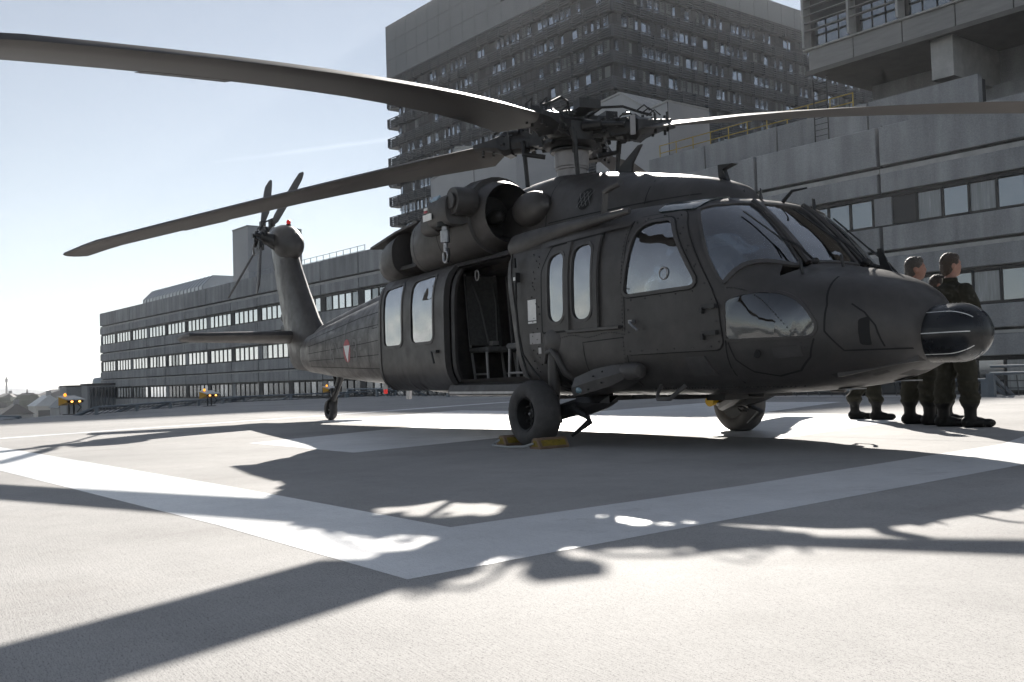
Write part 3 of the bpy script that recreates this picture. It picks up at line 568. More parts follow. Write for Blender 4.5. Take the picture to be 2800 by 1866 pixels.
for k in range(4):
    a = AZ+k*math.pi/2; M = rotmat(a); P = lambda x, y, z: M @ Vector((x, y, z))
    ar = MB(); ar.loft([[P(x, y*s, HZ+z*s*h) for y, z in ((-1, -1), (-1, 1), (1, 1), (1, -1))] for x, s, h in ((.2, .13, .8), (.4, .12, .8), (.52, .10, .8))]); ar.build('hub_arm', DARK, hub, 30)
    spn = MB().tube([P(.45, 0, HZ-.01), P(.6, 0, HZ-.01), P(.78, 0, HZ-.02)], [.11, .13, .12], 12); spn.box(P(.60, 0, HZ), (.22, .22, .19), M); spn.build('spindle', DARK, hub, 35)
    cf = MB().loft([[P(x, y*wd+.02, HZ-.02+z*h) for y, z in ((-1, -.6), (-.6, -1), (.6, -1), (1, -.6), (1, .6), (.6, 1), (-.6, 1), (-1, .6))] for x, wd, h in ((.72, .12, .13), (.80, .14, .15), (.86, .18, .10), (1.04, .16, .05), (1.2, .12, .04))])
    for j in range(5): cf.tube([P(.88+.07*j, .02+(.07 if j % 2 else -.07), HZ-.12), P(.88+.07*j, .02+(.07 if j % 2 else -.07), HZ+.10)], .017, 6)
    cf.build('blade_cuff', DARK, hub, 35)
    for sz in (-1, 1): MB().box(P(.80, -.165, HZ-.02), (.06, .01, .22), M).build('cuff_placard', GREYM, hub, 0) if sz == 1 else None
    MB().tube([P(.24, -.24, HZ+.02), P(.45, -.23, HZ+.02), P(.46, -.22, HZ+.02), P(.70, -.17, HZ)], [.055, .055, .03, .03], 10).build('lag_damper', DARK, hub)
    MB().tube([P(.52, .2, 3.40), P(.50, .24, 3.24), P(.27, .14, 3.20)], [.03, .03, .03], 8).build('pitch_horn', DARK, hub)
    MB().tube([P(.50, .23, 3.36), P(.46, .24, 2.86)], .026, 8).build('pitch_link', DARK, hub)
    MB().tube([P(.15, .06, 3.63), P(.35, .10, 3.75), P(.6, .12, 3.73), P(.85, .09, 3.61), P(.95, .05, HZ+.12)], .016, 6).build('deice_cable', BLACK, hub)
    jk = MB()
    for j in range(26):
        x = .30+.5*random.random(); y = random.uniform(-.2, .2); z = HZ+random.uniform(-.14, .14); jk.box(P(x, y, z), (random.uniform(.03, .09), random.uniform(.02, .06), random.uniform(.02, .05)), M @ Matrix.Rotation(random.random(), 3, 'X'))
    for j in range(5):
        x = .4+.5*random.random(); y = random.uniform(-.16, .16); jk.tube([P(x, y, HZ+.13), P(x+.08, y+.05, HZ+.20), P(x+.16, y, HZ+.12)], .009, 5)
    jk.build('head_fittings', mat('worn_metal', (.05, .05, .05), .35, metal=.7, var=.4, scale=30), hub, 0, kind='stuff')
    # blade: quarter-chord at y = 0, leading edge towards +y of the blade frame
    rings = []
    for r_ in [.92, 1.02, 1.16, 1.4, 2, 2.5, 3, 3.5, 4, 4.5, 5, 5.5, 6, 6.5, 7, 7.4, 7.72, 7.95, 8.15, 8.3]:
        ch = .53*min(1, .45+.55*max(0, (r_-.92)/.24)) if r_ < 1.16 else .53
        swp = 0 if r_ < 7.5 else -(r_-7.5)*.26; ch *= 1 if r_ < 7.5 else 1-.10*(r_-7.5)/.68
        pit = bpitch(r_); z0 = droop(r_, k); tk = 1.0 if r_ > 1.5 else .8
        pts = []
        for cx_, th in AIR:
            y = (.25-cx_)*ch+swp; z = th*ch*tk; pts.append(P(r_, y*math.cos(pit)-z*math.sin(pit), z0+y*math.sin(pit)+z*math.cos(pit)))
        rings.append(pts)
    bd = MB().loft(rings).build('main_rotor_blade', BLADE, H, 40)
    # trim tabs and heater pad as thin plates below the blade
    for r1, r2, c1, c2, mt in ((2.0, 2.25, .30, .95, DARK), (5.4, 6.2, .90, 1.07, PAINT2)):
        rg = []
        for r_ in (r1, (r1+r2)/2, r2):
            pit = bpitch(r_); z0 = droop(r_, k); row = []
            for cx_, th in ((c1, -.052 if c2 < 1 else -.014), (c2, -.012 if c2 < 1 else -.002), (c2, -.009 if c2 < 1 else .004), (c1, -.045 if c2 < 1 else -.006)):
                y = (.25-cx_)*.53; z = th*.53; row.append(P(r_, y*math.cos(pit)-z*math.sin(pit), z0+y*math.sin(pit)+z*math.cos(pit)))
            rg.append(row)
        MB().loft(rg).build('blade_patch', mt, bd, 0)
# ------------------------------------------------------------------ tail pylon, rotor, stabilator
def pring(z, xl, xt, th, n=14):
    out = []
    for k in range(n+1):
        c = (1-math.cos(math.pi*k/n))/2; out.append((c, th*(2.2*math.sqrt(c+1e-6)*(1-c)+.06*(1-c)+.05+.17*c)))
    return [Vector((lerp(xl, xt, c), -y, z+.10*(c if z < 1.3 else 0))) for c, y in out]+[Vector((lerp(xl, xt, c), y, z+.10*(c if z < 1.3 else 0))) for c, y in reversed(out)]
py = MB().loft([pring(.88, -8.0, -9.45, .20), pring(1.0, -7.9, -9.62, .25), pring(1.4, -7.95, -9.78, .26), pring(1.62, -8.06, -9.88, .24), pring(1.9, -8.34, -10.05, .21), pring(2.4, -8.78, -10.28, .19), pring(2.9, -9.18, -10.5, .175), pring(3.3, -9.45, -10.66, .165), pring(3.55, -9.62, -10.74, .15)])
pyl = py.build('tail_pylon', PAINT, H, 45)
for z, l in ((2.02, .16), (1.78, .20)): MB().bbox((-10.02-l-.1*(z-1.78), -.05, z-.09), (-9.9, .05, z+.09), .04).build('formation_light', DARK, pyl)
gb = MB().ell((-9.80, -.02, 3.50), (.74, .26, .34), 22, 14, Matrix.Rotation(R(16), 3, 'Y')).build('gearbox_fairing', PAINT, H, 50)
TH = Vector((-9.93, -.40, 3.58)); e1 = Vector((1, 0, 0)); e2 = Vector((0, math.sin(R(20)), math.cos(R(20)))); ax = Vector((0, -math.cos(R(20)), math.sin(R(20))))
gx = MB().tube([TH-ax*.38, TH-ax*.2, TH], [.20, .16, .11], 14).build('tail_gearbox', DARK, H)
th = MB().tube([TH-ax*.04, TH+ax*.14], [.13, .10], 14); th.tube([TH+ax*.14, TH+ax*.24], [.05, .03], 8); th.build('tail_rotor_hub', DARK, H)
for k, ph in enumerate((47, 126, 228, 312)):
    d = e1*math.cos(R(ph))+e2*math.sin(R(ph)); t_ = ax.cross(d).normalized(); o_ = TH+ax*(.05+.05*(k % 2)); rings = []
    for r_, ch, sh in ((.16, .09, 0), (.35, .13, 0), (.55, .28, 0), (1.0, .30, 0), (1.4, .29, 0), (1.58, .25, -.01), (1.68, .08, -.07)):
        pit = R(13-4*r_/1.68); u = t_*math.cos(pit)+ax*math.sin(pit); v = ax*math.cos(pit)-t_*math.sin(pit)
        rings.append([o_+d*r_+u*((.28-c)*ch+sh)+v*th_*ch for c, th_ in AIR])
    b = MB().loft(rings).build('tail_rotor_blade', BLADE, H, 40)
    q = MB().tube([TH+ax*.18+d*.1, TH+ax*.16+d*.26+t_*.1, o_+d*.42+t_*.09], .018, 6); q.box(o_+d*.36, (.12, .10, .12)); q.build('pitch_change_link', STEEL if k == 2 else DARK, b)
MB().loft([[Vector((x, r_*math.cos(a*math.pi/8), z+r_*math.sin(a*math.pi/8))) for a in range(9)] for x, z, r_ in ((-2.9, 2.06, .20), (-3.6, 2.03, .19), (-4.6, 1.95, .18), (-5.57, 1.86, .17), (-7.0, 1.70, .155), (-7.9, 1.58, .15), (-8.3, 1.5, .12))]).build('drive_shaft_cover', PAINT, H, 50)
fit = MB()
for k in range(18): fit.box(TH+ax*random.uniform(0, .2)+e1*random.uniform(-.2, .2)+e2*random.uniform(-.2, .2), (random.uniform(.04, .1), random.uniform(.03, .08), random.uniform(.04, .1)), Matrix.Rotation(random.random()*3, 3, 'Y'))
fit.build('tail_rotor_fittings', DARK, H, 0, kind='stuff')
MB().loft([oring(x, -1.03, z, ry, rz, 16) for x, z, ry, rz in ((.345, 2.04, .05, .06), (.36, 2.04, .10, .11), (.42, 2.045, .125, .135), (.7, 2.06, .12, .13), (1.0, 2.09, .09, .10), (1.5, 2.12, .06, .06), (2.3, 2.14, .02, .03))]).build('shoulder_fairing', PAINT, H, 50)
MB().tube([(-9.78, .02, 3.78), (-9.78, .02, 3.86)], .05, 10).build('beacon_base', DARK, H)
MB().ell((-9.78, .02, 3.90), (.045, .045, .055), 12, 8).build('beacon', mat('red_lens', (.55, .03, .03), .2, emit=(1, .05, .04, .12)), H)
sr = []
for y, xl, ch, th_ in ((-2.19, -9.35, .45, .05), (-2.12, -9.12, .78, .09), (-1.2, -9.02, .92, .11), (0, -8.92, 1.08, .13), (1.2, -9.02, .92, .11), (2.12, -9.12, .78, .09), (2.19, -9.35, .45, .05)):
    ang = R(4); pts = []
    for k in range(16):
        a = 2*math.pi*k/16; c = (1-math.cos(a))/2; tq = th_*math.sin(a)*(1.25-.85*c); dx = -c*ch; pts.append(Vector((xl+dx*math.cos(ang), y, 1.60+dx*math.sin(ang)+tq)))
    sr.append(pts)
MB().loft(sr).build('stabilator', PAINT, H, 45)
# ------------------------------------------------------------------ landing gear
def wheel(nm, c, Rr, wd, rim, sgn):
    prof = [(rim, -wd*.40), (rim+.03, -wd*.46), (rim+.35*(Rr-rim), -wd*.53), (rim+.7*(Rr-rim), -wd*.5), (Rr-.018, -wd*.36), (Rr, -wd*.2), (Rr, 0), (Rr, wd*.2), (Rr-.018, wd*.36), (rim+.7*(Rr-rim), wd*.5), (rim+.35*(Rr-rim), wd*.53), (rim+.03, wd*.46), (rim, wd*.40)]
    t = empty(nm, c); t.parent = H
    ty_ = MB().lathe(prof, (0, 0, 0), 'y', 40, cap=False)
    ty_.v = [(x, y*(1+.06*max(0, -z/Rr-.7)), max(z, -c[2]+.001)) for x, y, z in ty_.v]; ty_.build('tyre', TYRE, t, 50)
    rm = MB().lathe([(.02, -wd*.16*sgn), (rim*.28, -wd*.14*sgn), (rim*.50, wd*.16*sgn), (rim*.90, wd*.10*sgn), (rim*.98, -wd*.42*sgn), (rim+.012, -wd*.46*sgn), (rim+.012, wd*.42*sgn), (rim*.3, wd*.40*sgn)], (0, 0, 0), 'y', 32, cap=False); rm.build('rim', mat('wheel_rim', (.02, .02, .02), .5, var=.3, scale=20), t, 35)
    hb = MB().lathe([(.016, -.02), (.016, .012), (.006, .02)], (0, sgn*wd*.18, 0), 'y', 12); hb.build('hub_cap', STEEL, t)
    bo = MB()
    for k in range(8): a = k*math.pi/4; bo.box((rim*.62*math.cos(a), sgn*wd*.12, rim*.62*math.sin(a)), (.02, .03, .02))
    bo.build('wheel_bolts', DARK, t, 0, kind='stuff'); return t
for sg in (-1, 1):
    fx = (lambda q: q) if sg == -1 else mirror
    wheel('main_wheel', (1.15, 1.37*sg, .312), .325, .26, .155, sg)
    fx(MB().tube([(1.15, -1.32, .31), (1.15, -1.10, .31), (1.16, -1.08, .36)], [.05, .06, .09], 10)).build('axle', DARK, H)
    fx(MB().tube([(1.15, -1.14, .33), (1.17, -1.14, .55), (1.18, -1.14, .8), (1.19, -1.13, .98)], [.055, .06, .065, .065], 12)).build('oleo_strut', PAINT, H)
    fx(MB().tube([(1.15, -1.12, .30), (1.45, -1.02, .38), (1.75, -.92, .50)], [.075, .08, .08], 10)).build('drag_beam', DARK, H)
    fx(MB().tube([(1.40, -1.10, .36), (1.60, -1.08, .29), (1.72, -1.12, .24), (1.48, -1.16, .10)], [.03, .035, .035, .014], 8)).build('tow_hook', DARK, H)
    fx(MB().tube([(1.30, -1.20, .27), (1.38, -1.22, .27), (1.40, -1.22, .23), (1.33, -1.22, .22), (1.30, -1.20, .25)], .012, 6)).build('tie_down_ring', DARK, H)
    fx(MB().loft([[Vector((x, y, z)) for y, z in ((-1.0, zl), (-1.06, zl-.01), (-1.1, zl+.06), (-1.1, zh-.06), (-1.06, zh), (-1.0, zh))] for x, zl, zh in ((1.45, .34, .48), (1.6, .30, .47), (1.85, .36, .47), (2.0, .42, .47))])).build('drag_fitting', DARK, H, 30)
    # fairing over the strut, a flat dark patch painting the shaded well, its rolled edge
    fx(MB().ell((1.20, -1.125, 1.02), (.18, .085, .16), 20, 12)).build('strut_fairing', PAINT, H)
    WL = rpoly([(1.05, .50), (1.10, .90), (1.27, .90), (1.42, .50)], [.02, .08, .08, .02])
    fx(patch(dens(WL, .08), m_side, .008, -.004)).build('strut_well_shade', SEAM, H, 0)
    fx(MB().tube([m_side(x, z, .02) for x, z in ((1.45, .50), (1.37, .70), (1.30, .86), (1.22, .925), (1.13, .90), (1.08, .80))], [.03, .035, .035, .03, .025, .015], 8)).build('well_edge', PAINT, H, 50)
    # boarding step pod with its light, and the U-shaped step
    def pod(x, zl, zh, yo): return [Vector((x, -1.02, zl)), Vector((x, -yo, zl+.02)), Vector((x, -yo-.02, (zl+zh)/2)), Vector((x, -yo+.02, zh-.01)), Vector((x, -1.06, zh))]
    st = fx(MB().loft([pod(1.64, .46, .64, 1.25), pod(1.66, .455, .66, 1.26), pod(1.95, .50, .735, 1.25), pod(2.18, .545, .765, 1.23), pod(2.33, .60, .765, 1.20), pod(2.36, .63, .75, 1.18)])).build('step_pod', PAINT2, H, 28)
    fx(MB().lathe([(.015, 0), (.075, .0), (.075, .16), (.06, .22), (.02, .235)], (2.30, -1.14, .695), 'x', 18)).build('pod_nose', PAINT2, st)
    fx(MB().ell((1.75, -1.262, .535), (.05, .02, .032), 12, 8)).build('step_light', mat('light_lens', (.12, .2, .24), .08, spec=1), st)
    pr = MB()
    for x, z in ((2.12, .70), (1.98, .66), (1.80, .60), (1.9, .54), (2.1, .60)): pr.box((x, -1.262, z), (.014, .012, .014))
    fx(pr).build('step_rivets', SEAM, st, 0, kind='stuff')
    fx(MB().tube([(2.62, -1.0, .56), (2.66, -1.08, .50), (2.68, -1.10, .45), (2.84, -1.10, .45), (2.88, -1.06, .50), (2.90, -.98, .56)], .018, 8)).build('boarding_step', PAINT2, H)
MB().tube([(1.55, -.95, .44), (1.50, -.95, .36)], .018, 6).build('warning_flag', mat('orange_tag', (.6, .2, .02), .6), H)
MB().tube([(1.15, .92, .34), (1.12, 1.08, .37), (1.12, 1.2, .36)], [.055, .055, .05], 12).build('brake_line_cover', YELLOW, H)
wheel('tail_wheel', (-7.69, 0, .185), .19, .13, .09, -1)
tg = MB()
for y in (-.085, .085): tg.tube([(-7.69, y, .19), (-7.60, y, .34), (-7.52, y*.6, .40)], .024, 8)
tg.tube([(-7.56, 0, .36), (-7.30, 0, .62), (-7.10, 0, .86)], [.05, .055, .07], 10); tg.tube([(-7.52, 0, .40), (-7.62, 0, .56)], .04, 8); tg.tube([(-7.40, .06, .52), (-7.75, .05, .95)], .03, 8); tg.tube([(-7.3, -.05, .6), (-7.28, -.1, .5), (-7.36, -.1, .45)], .012, 6)
tg.build('tail_gear_leg', DARK, H)
# ------------------------------------------------------------------ rescue hoist
ho = MB().loft([oring(x, -1.28, 2.58, a, b, 20, 3) for x, a, b in ((-.92, .14, .15), (-.90, .16, .17), (-.46, .17, .18), (-.44, .16, .17))]).build('hoist_winch', PAINT2, H, 40)
MB().lathe([(.02, -.13), (.15, -.13), (.16, -.10), (.16, .10), (.15, .13), (.02, .13)], (-.40, -1.24, 2.66), 'y', 24).build('hoist_drum', PAINT, ho)
MB().lathe([(.02, 0), (.09, 0), (.09, .02), (.02, .025)], (-.40, -1.38, 2.66), 'y', 18, rot=Matrix(((1, 0, 0), (0, 0, -1), (0, 1, 0)))).build('drum_cap', PAINT2, ho)
MB().loft([oring(x, -1.22, 2.50, .14, .13, 16, 3) for x in (-1.22, -.9)]).build('hoist_motor', PAINT, ho, 40)
MB().box((-.83, -1.465, 2.53), (.20, .012, .075)).build('placard', WHITE, ho, 0); MB().box((-.86, -1.466, 2.615), (.08, .012, .055)).build('placard', WHITE, ho, 0); MB().box((-.86, -1.468, 2.60), (.08, .012, .025)).build('placard', RED, ho, 0)
MB().box((-.74, -1.40, 2.735), (.16, .02, .07), Matrix.Rotation(R(-40), 3, 'X')).build('placard', mat('label_blue', (.30, .42, .52), .3), ho, 0)
MB().tube([(-.62, -1.36, 2.45), (-.62, -1.36, 2.40)], .085, 14).build('cable_guide', BLACK, ho)
MB().tube([(-.60, -1.36, 2.42), (-.60, -1.36, 2.36), (-.60, -1.36, 2.35), (-.60, -1.36, 2.22), (-.60, -1.36, 2.21), (-.60, -1.36, 2.15)], [.04, .04, .055, .055, .025, .025], 12).build('hook_bumper', STEEL, ho)
hk = MB().tube([(-.60+.055*math.sin(a*.5), -1.36, 2.06+.065*math.cos(a*.5)) for a in range(0, 12)], .018, 8); hk.box((-.60, -1.36, 2.135), (.05, .03, .05)); hk.build('rescue_hook', STEEL, ho)
MB().tube([(-.52, -1.37, 2.14), (-.50, -1.37, 2.07), (-.54, -1.37, 1.99)], .016, 6).build('hook_handle', BLACK, ho)
MB().tube([(-.65, -.9, 2.6), (-.65, -1.2, 2.58)], .06, 10).build('hoist_arm', DARK, ho)
# hoist pendant and cable beside the door
MB().box((.62, -1.20, 1.70), (.06, .05, .10)).build('hoist_pendant', DARK, H)
MB().box((.63, -1.228, 1.685), (.035, .006, .035)).build('pendant_label', WHITE, H, 0)
MB().tube([(.62, -1.21, 1.80), (.62, -1.215, 1.9)], .02, 6).build('pendant_clip', DARK, H)
MB().tube([(.63, -1.21, 1.65), (.66, -1.235, 1.4), (.70, -1.24, 1.1), (.74, -1.23, .88), (.86, -1.24, .68), (1.08, -1.26, .52), (1.35, -1.22, .48)], .012, 6).build('pendant_cable', BLACK, H)
MB().tube([(.70, -1.235, 1.1), (.76, -1.23, .90), (.95, -1.22, .72), (1.1, -1.20, .60)], .010, 6).build('pendant_cable', BLACK, H)
# belly aerial and beacon
MB().loft([[Vector((x-.06, -.02, z)), Vector((x+.06, -.02, z)), Vector((x+.06, .02, z)), Vector((x-.06, .02, z))] for x, z in ((-4.42, .64), (-4.46, .40), (-4.46, .385))]).build('belly_aerial', STEEL, H)
MB().tube([(-5.3, 0, .66), (-5.3, 0, .54)], .04, 10).build('beacon_base', STEEL, H)
MB().tube([(-5.3, 0, .54), (-5.3, 0, .47)], [.034, .03], 12).build('beacon', mat('red_lens'), H)
bk = MB()
for k in range(14): bk.bbox((-.6+k*.27, -.35+.1*math.sin(k*3), .425+.02*math.sin(k*5)), (-.42+k*.27, .1, .475))
bk.build('belly_fittings', DARK, H, 0, kind='stuff')
# ================================================================== SETTING
def concrete(name, col, rough=.85, spec=.25, scale=1.2, speck=.0, dirt=(.75, .72, .70), worn=None):
    mm = bpy.data.materials.new(name); mm.use_nodes = True; MATS[name] = mm; n = mm.node_tree.nodes; l = mm.node_tree.links; b = n['Principled BSDF']
    b.inputs['Roughness'].default_value = rough; b.inputs['Specular IOR Level'].default_value = spec
    tc = n.new('ShaderNodeTexCoord'); src = tc.outputs['Object']
    def noise(sc_, det=6, stretch=None, rough=.6):
        t = n.new('ShaderNodeTexNoise'); t.inputs['Scale'].default_value = sc_; t.inputs['Detail'].default_value = det; t.inputs['Roughness'].default_value = rough
        if stretch:
            mp = n.new('ShaderNodeMapping'); mp.inputs['Rotation'].default_value = (0, 0, stretch[2]); mp.inputs['Scale'].default_value = (stretch[0], stretch[1], 1); l.new(src, mp.inputs[0]); l.new(mp.outputs[0], t.inputs['Vector'])
        else: l.new(src, t.inputs['Vector'])
        return t.outputs[0]
    def rng(v, a, b_, c, d):
        q = n.new('ShaderNodeMapRange'); q.inputs[1].default_value = a; q.inputs[2].default_value = b_; q.inputs[3].default_value = c; q.inputs[4].default_value = d; l.new(v, q.inputs[0]); return q.outputs[0]
    def mul(a, b_):
        q = n.new('ShaderNodeMath'); q.operation = 'MULTIPLY'; l.new(a, q.inputs[0]); l.new(b_, q.inputs[1]); return q.outputs[0]
    big = rng(noise(scale*.35, 3),   .3, .7, .83, 1.09); mid_ = rng(noise(scale*3, 4, None, .7), .3, .7, .93, 1.06)
    v = mul(big, mid_)
    brush = noise(9, 3, (1, 14, R(28)), .7); v = mul(v, rng(brush, .35, .65, .93, 1.05))
    if speck:
        fine = noise(48, 3, (1, 4, R(28)), .8); v = mul(v, rng(fine, .32, .46, 1-speck, 1.0))
        grit = noise(210, 1, None, .9); v = mul(v, rng(grit, .30, .42, 1-speck*1.2, 1)); pit = noise(85, 2, (1, 2.4, R(28)), .85); v = mul(v, rng(pit, .27, .33, 1-speck*1.1, 1))
    st = noise(scale*.9, 5, (1, .35, R(28)), .72); stain = rng(st, .52, .75, 0, .55)
    mx = n.new('ShaderNodeMix'); mx.data_type = 'RGBA'; mx.blend_type = 'MULTIPLY'; mx.inputs[6].default_value = (*col, 1); mx.inputs[7].default_value = (*dirt, 1); l.new(stain, mx.inputs[0])
    m2 = n.new('ShaderNodeMix'); m2.data_type = 'RGBA'; m2.blend_type = 'MULTIPLY'; m2.inputs[0].default_value = 1; l.new(mx.outputs[2], m2.inputs[6]); cc = n.new('ShaderNodeCombineColor')
    for i in range(3): l.new(v, cc.inputs[i])
    l.new(cc.outputs[0], m2.inputs[7]); last = m2.outputs[2]
    if worn:
        w1 = n.new('ShaderNodeMix'); w1.data_type = 'RGBA'; w1.inputs[7].default_value = (*worn, 1); l.new(last, w1.inputs[6])
        ww = n.new('ShaderNodeMath'); ww.operation = 'MAXIMUM'; l.new(rng(noise(55, 5, (1, 2.5, R(28)), .8), .66, .72, 0, .8), ww.inputs[0]); l.new(rng(noise(2.1, 6, None, .78), .58, .72, 0, .75), ww.inputs[1]); l.new(ww.outputs[0], w1.inputs[0]); last = w1.outputs[2]
    l.new(last, b.inputs['Base Color'])
    bp = n.new('ShaderNodeBump'); bp.inputs['Strength'].default_value = .3; bp.inputs['Distance'].default_value = .004
    l.new(brush, bp.inputs['Height']); l.new(bp.outputs[0], b.inputs['Normal'])
    return mm
DECK = concrete('deck_concrete', (.435, .422, .408), speck=.55)
MARK = concrete('deck_white_paint', (.85, .85, .85), .42, .55, speck=.22, dirt=(.80, .78, .76), worn=(.50, .49, .48))
DECKP = [(30, 16.6), (-2.6, 13.2), (-20, 12.4), (-33.5, 12.3), (-32.6, 8), (-31.0, 4.0), (-25.2, -.7), (-19.8, -3.4), (-17, -4.75), (-9, -10), (0, -17), (14, -24), (34, -24), (40, 0)]
dk = MB().prism([Vector((x, y, -.9)) for x, y in DECKP], (0, 0, .9)).build('landing_deck', DECK, None, 0); dk['kind'] = 'structure'
def flat(name, poly, z=.004, mt=None, parent=None):
    bm = bmesh.new(); vs = [bm.verts.new((x, y, z)) for x, y in poly]; es = [bm.edges.new((vs[i], vs[(i+1) % len(vs)])) for i in range(len(vs))]; bmesh.ops.triangle_fill(bm, use_beauty=True, edges=es)
    for q in bm.faces:
        if q.normal.z < 0: q.normal_flip()
    me = bpy.data.meshes.new(name); bm.to_mesh(me); bm.free(); return link(name, me, mt or MARK, parent, 0, fix=False)
def band(a, b, c, d): return [a, b, c, d]
flat('corner_marking', [(6.17, -5.17), (5.02, 2.6), (4.3, 7.5), (3.2, 7.4), (3.86, 2.5), (4.38, 1.15), (5.0, -2.46), (5.23, -4.5), (2.36, -4.77), (-4.5, -5.57), (-9.6, -6.25), (-9.55, -7.35), (-.39, -5.89), (4.38, -5.32)], .0012, None, dk)
CROSS = [(-2.16, -3.19), (.41, -2.95), (-.68, .29), (2.43, .67), (1.05, 4.9), (-1.95, 4.95), (-3.77, 8.98), (-6.79, 8.54), (-5.26, 3.89), (-9.3, 3.55), (-7.4, -.4), (-3.75, -.25)]
flat('hospital_cross_marking', CROSS, .0012, None, dk)
flat('boundary_marking', [(-6.35, -6.2), (-6.9, -5.35), (-9.9, .62), (-13.4, 7.35), (-14.6, 9.7), (-15.05, 9.6), (-13.8, 7.15), (-10.15, .38), (-7.15, -5.6), (-6.7, -6.4)], .0013, None, dk)
flat('edge_marking', [(30, 15.9), (-2.6, 12.4), (-20, 11.6), (-20, 11.25), (-2.6, 12.05), (30, 15.55)], .0013, None, dk)
# expansion joints as narrow dark strips
JT = mat('joint_filler', (.12, .115, .11), .9)
for a, b in (((1.2, -16), (-8.5, 13)), ((-6, -12), (-15, 13)), ((-20, -1.5), (30, 4.2)), ((-30, 5.8), (34, 11.5))):
    t = (Vector(b)-Vector(a)).normalized(); n_ = Vector((-t.y, t.x))*.006; flat('expansion_joint', [Vector(a)-n_, Vector(b)-n_, Vector(b)+n_, Vector(a)+n_], .0008, JT, dk)
gm = mat('city_ground', (.10, .105, .10), .95, var=.35, scale=.02, coords='Object')
gd = MB().add([(-4500, -4500, -32), (4500, -4500, -32), (4500, 4500, -32), (-4500, 4500, -32)], [(0, 1, 2, 3)]).build('ground', gm, None, 0); gd['kind'] = 'structure'
# ------------------------------------------------------------------ long panelled building
fa = -3.0338531226604553
FE = Vector((-math.cos(fa), -math.sin(fa), 0)); FN = Vector((-FE.y, FE.x, 0)); P0 = Vector((-139.872, 17.5843, 0))
def B(s, d, z): return P0+FE*s+FN*d+Vector((0, 0, z))
def bb(mb, s0, s1, d0, d1, z0, z1):
    return mb.add([B(s, d, z) for z in (z0, z1) for d in (d0, d1) for s in (s0, s1)], [(0, 2, 3, 1), (4, 5, 7, 6), (0, 1, 5, 4), (2, 6, 7, 3), (0, 4, 6, 2), (1, 3, 7, 5)])
def aggregate(name, col):
    mm = mat(name, col, .9, bump=.8, bscale=14); n = mm.node_tree.nodes; l = mm.node_tree.links; b = n['Principled BSDF']; tc = n.new('ShaderNodeTexCoord'); v = None
    for sc_, det, st, lo, hi, a, c in ((.35, 4, (1, 1, 1), .3, .7, .86, 1.12), (1.6, 6, (1, 1, .10), .36, .68, .80, 1.10), (14, 4, (1, 1, 1), .3, .7, .90, 1.09), (60, 2, (1, 1, 1), .3, .7, .86, 1.14)):
        mp = n.new('ShaderNodeMapping'); mp.inputs['Scale'].default_value = st; l.new(tc.outputs['Object'], mp.inputs[0]); t = n.new('ShaderNodeTexNoise'); t.inputs['Scale'].default_value = sc_; t.inputs['Detail'].default_value = det; l.new(mp.outputs[0], t.inputs['Vector'])
        q = n.new('ShaderNodeMapRange'); q.inputs[1].default_value = lo; q.inputs[2].default_value = hi; q.inputs[3].default_value = a; q.inputs[4].default_value = c; l.new(t.outputs[0], q.inputs[0])
        if v is None: v = q.outputs[0]
        else: k_ = n.new('ShaderNodeMath'); k_.operation = 'MULTIPLY'; l.new(v, k_.inputs[0]); l.new(q.outputs[0], k_.inputs[1]); v = k_.outputs[0]
    mx = n.new('ShaderNodeMix'); mx.data_type = 'RGBA'; mx.blend_type = 'MULTIPLY'; mx.inputs[0].default_value = 1; mx.inputs[6].default_value = (*col, 1); cc = n.new('ShaderNodeCombineColor')
    for i in range(3): l.new(v, cc.inputs[i])
    l.new(cc.outputs[0], mx.inputs[7]); l.new(mx.outputs[2], b.inputs['Base Color']); return mm
PANEL = aggregate('exposed_aggregate_panel', (.33, .335, .345)); PANEL2 = aggregate('weathered_panel', (.295, .30, .31))
LEDGE = mat('concrete_ledge', (.40, .395, .385), .9, var=.2, scale=1.5)
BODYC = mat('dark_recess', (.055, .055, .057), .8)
FRAME = mat('window_frame_dark', (.012, .012, .013), .5)
def winmat(name, col, rough, metal=1.0, var=.0):
    return mat(name, col, rough, metal=metal, var=var, scale=.35)
WING = winmat('window_glass', (.80, .83, .86), .05)
WINGR = winmat('window_glass_dark_reflection', (.11, .12, .13), .06)  # lowest row tinted darker to imitate a dimmer reflection
WINGD = winmat('window_glass_dim', (.27, .29, .31), .07)
CURT = mat('curtain_behind_glass', (.22, .235, .245), .25, spec=1, var=.25, scale=2.5, stretch=(5, 5, .3))
PW = 6.7395
lb = tag(empty('concrete_wing', B(60, 0, -32)), 'long grey concrete-panelled hospital wing with three ribbon window rows behind the helicopter', 'building')
def rel(o, root): o.parent = root; o.matrix_parent_inverse = root.matrix_world.inverted(); return o
bpy.context.view_layer.update()
def part(mb, name, mt, root, smooth=0, **k):
    o = mb.build(name, mt, None, smooth, **k); o.parent = root; o.matrix_parent_inverse = Matrix.Translation(-root.location); return o
NB0, NB1 = 0, 23
S1 = NB1*PW
part(bb(MB(), 0, S1, .35, 34, -32, 9.9), 'wall', BODYC, lb)
part(bb(MB(), 0, S1, .345, .7, 9.9, 11.0), 'parapet_wall', BODYC, lb)
rows = [(11.36, 9.58, .0), (9.26, 8.36, .0), (6.86, 5.78, .0), (5.52, 4.62, .0), (3.08, 2.08, .0), (1.86, .95, .0), (-.62, -1.7, 0), (-1.95, -2.9, 0)]
shared = {}
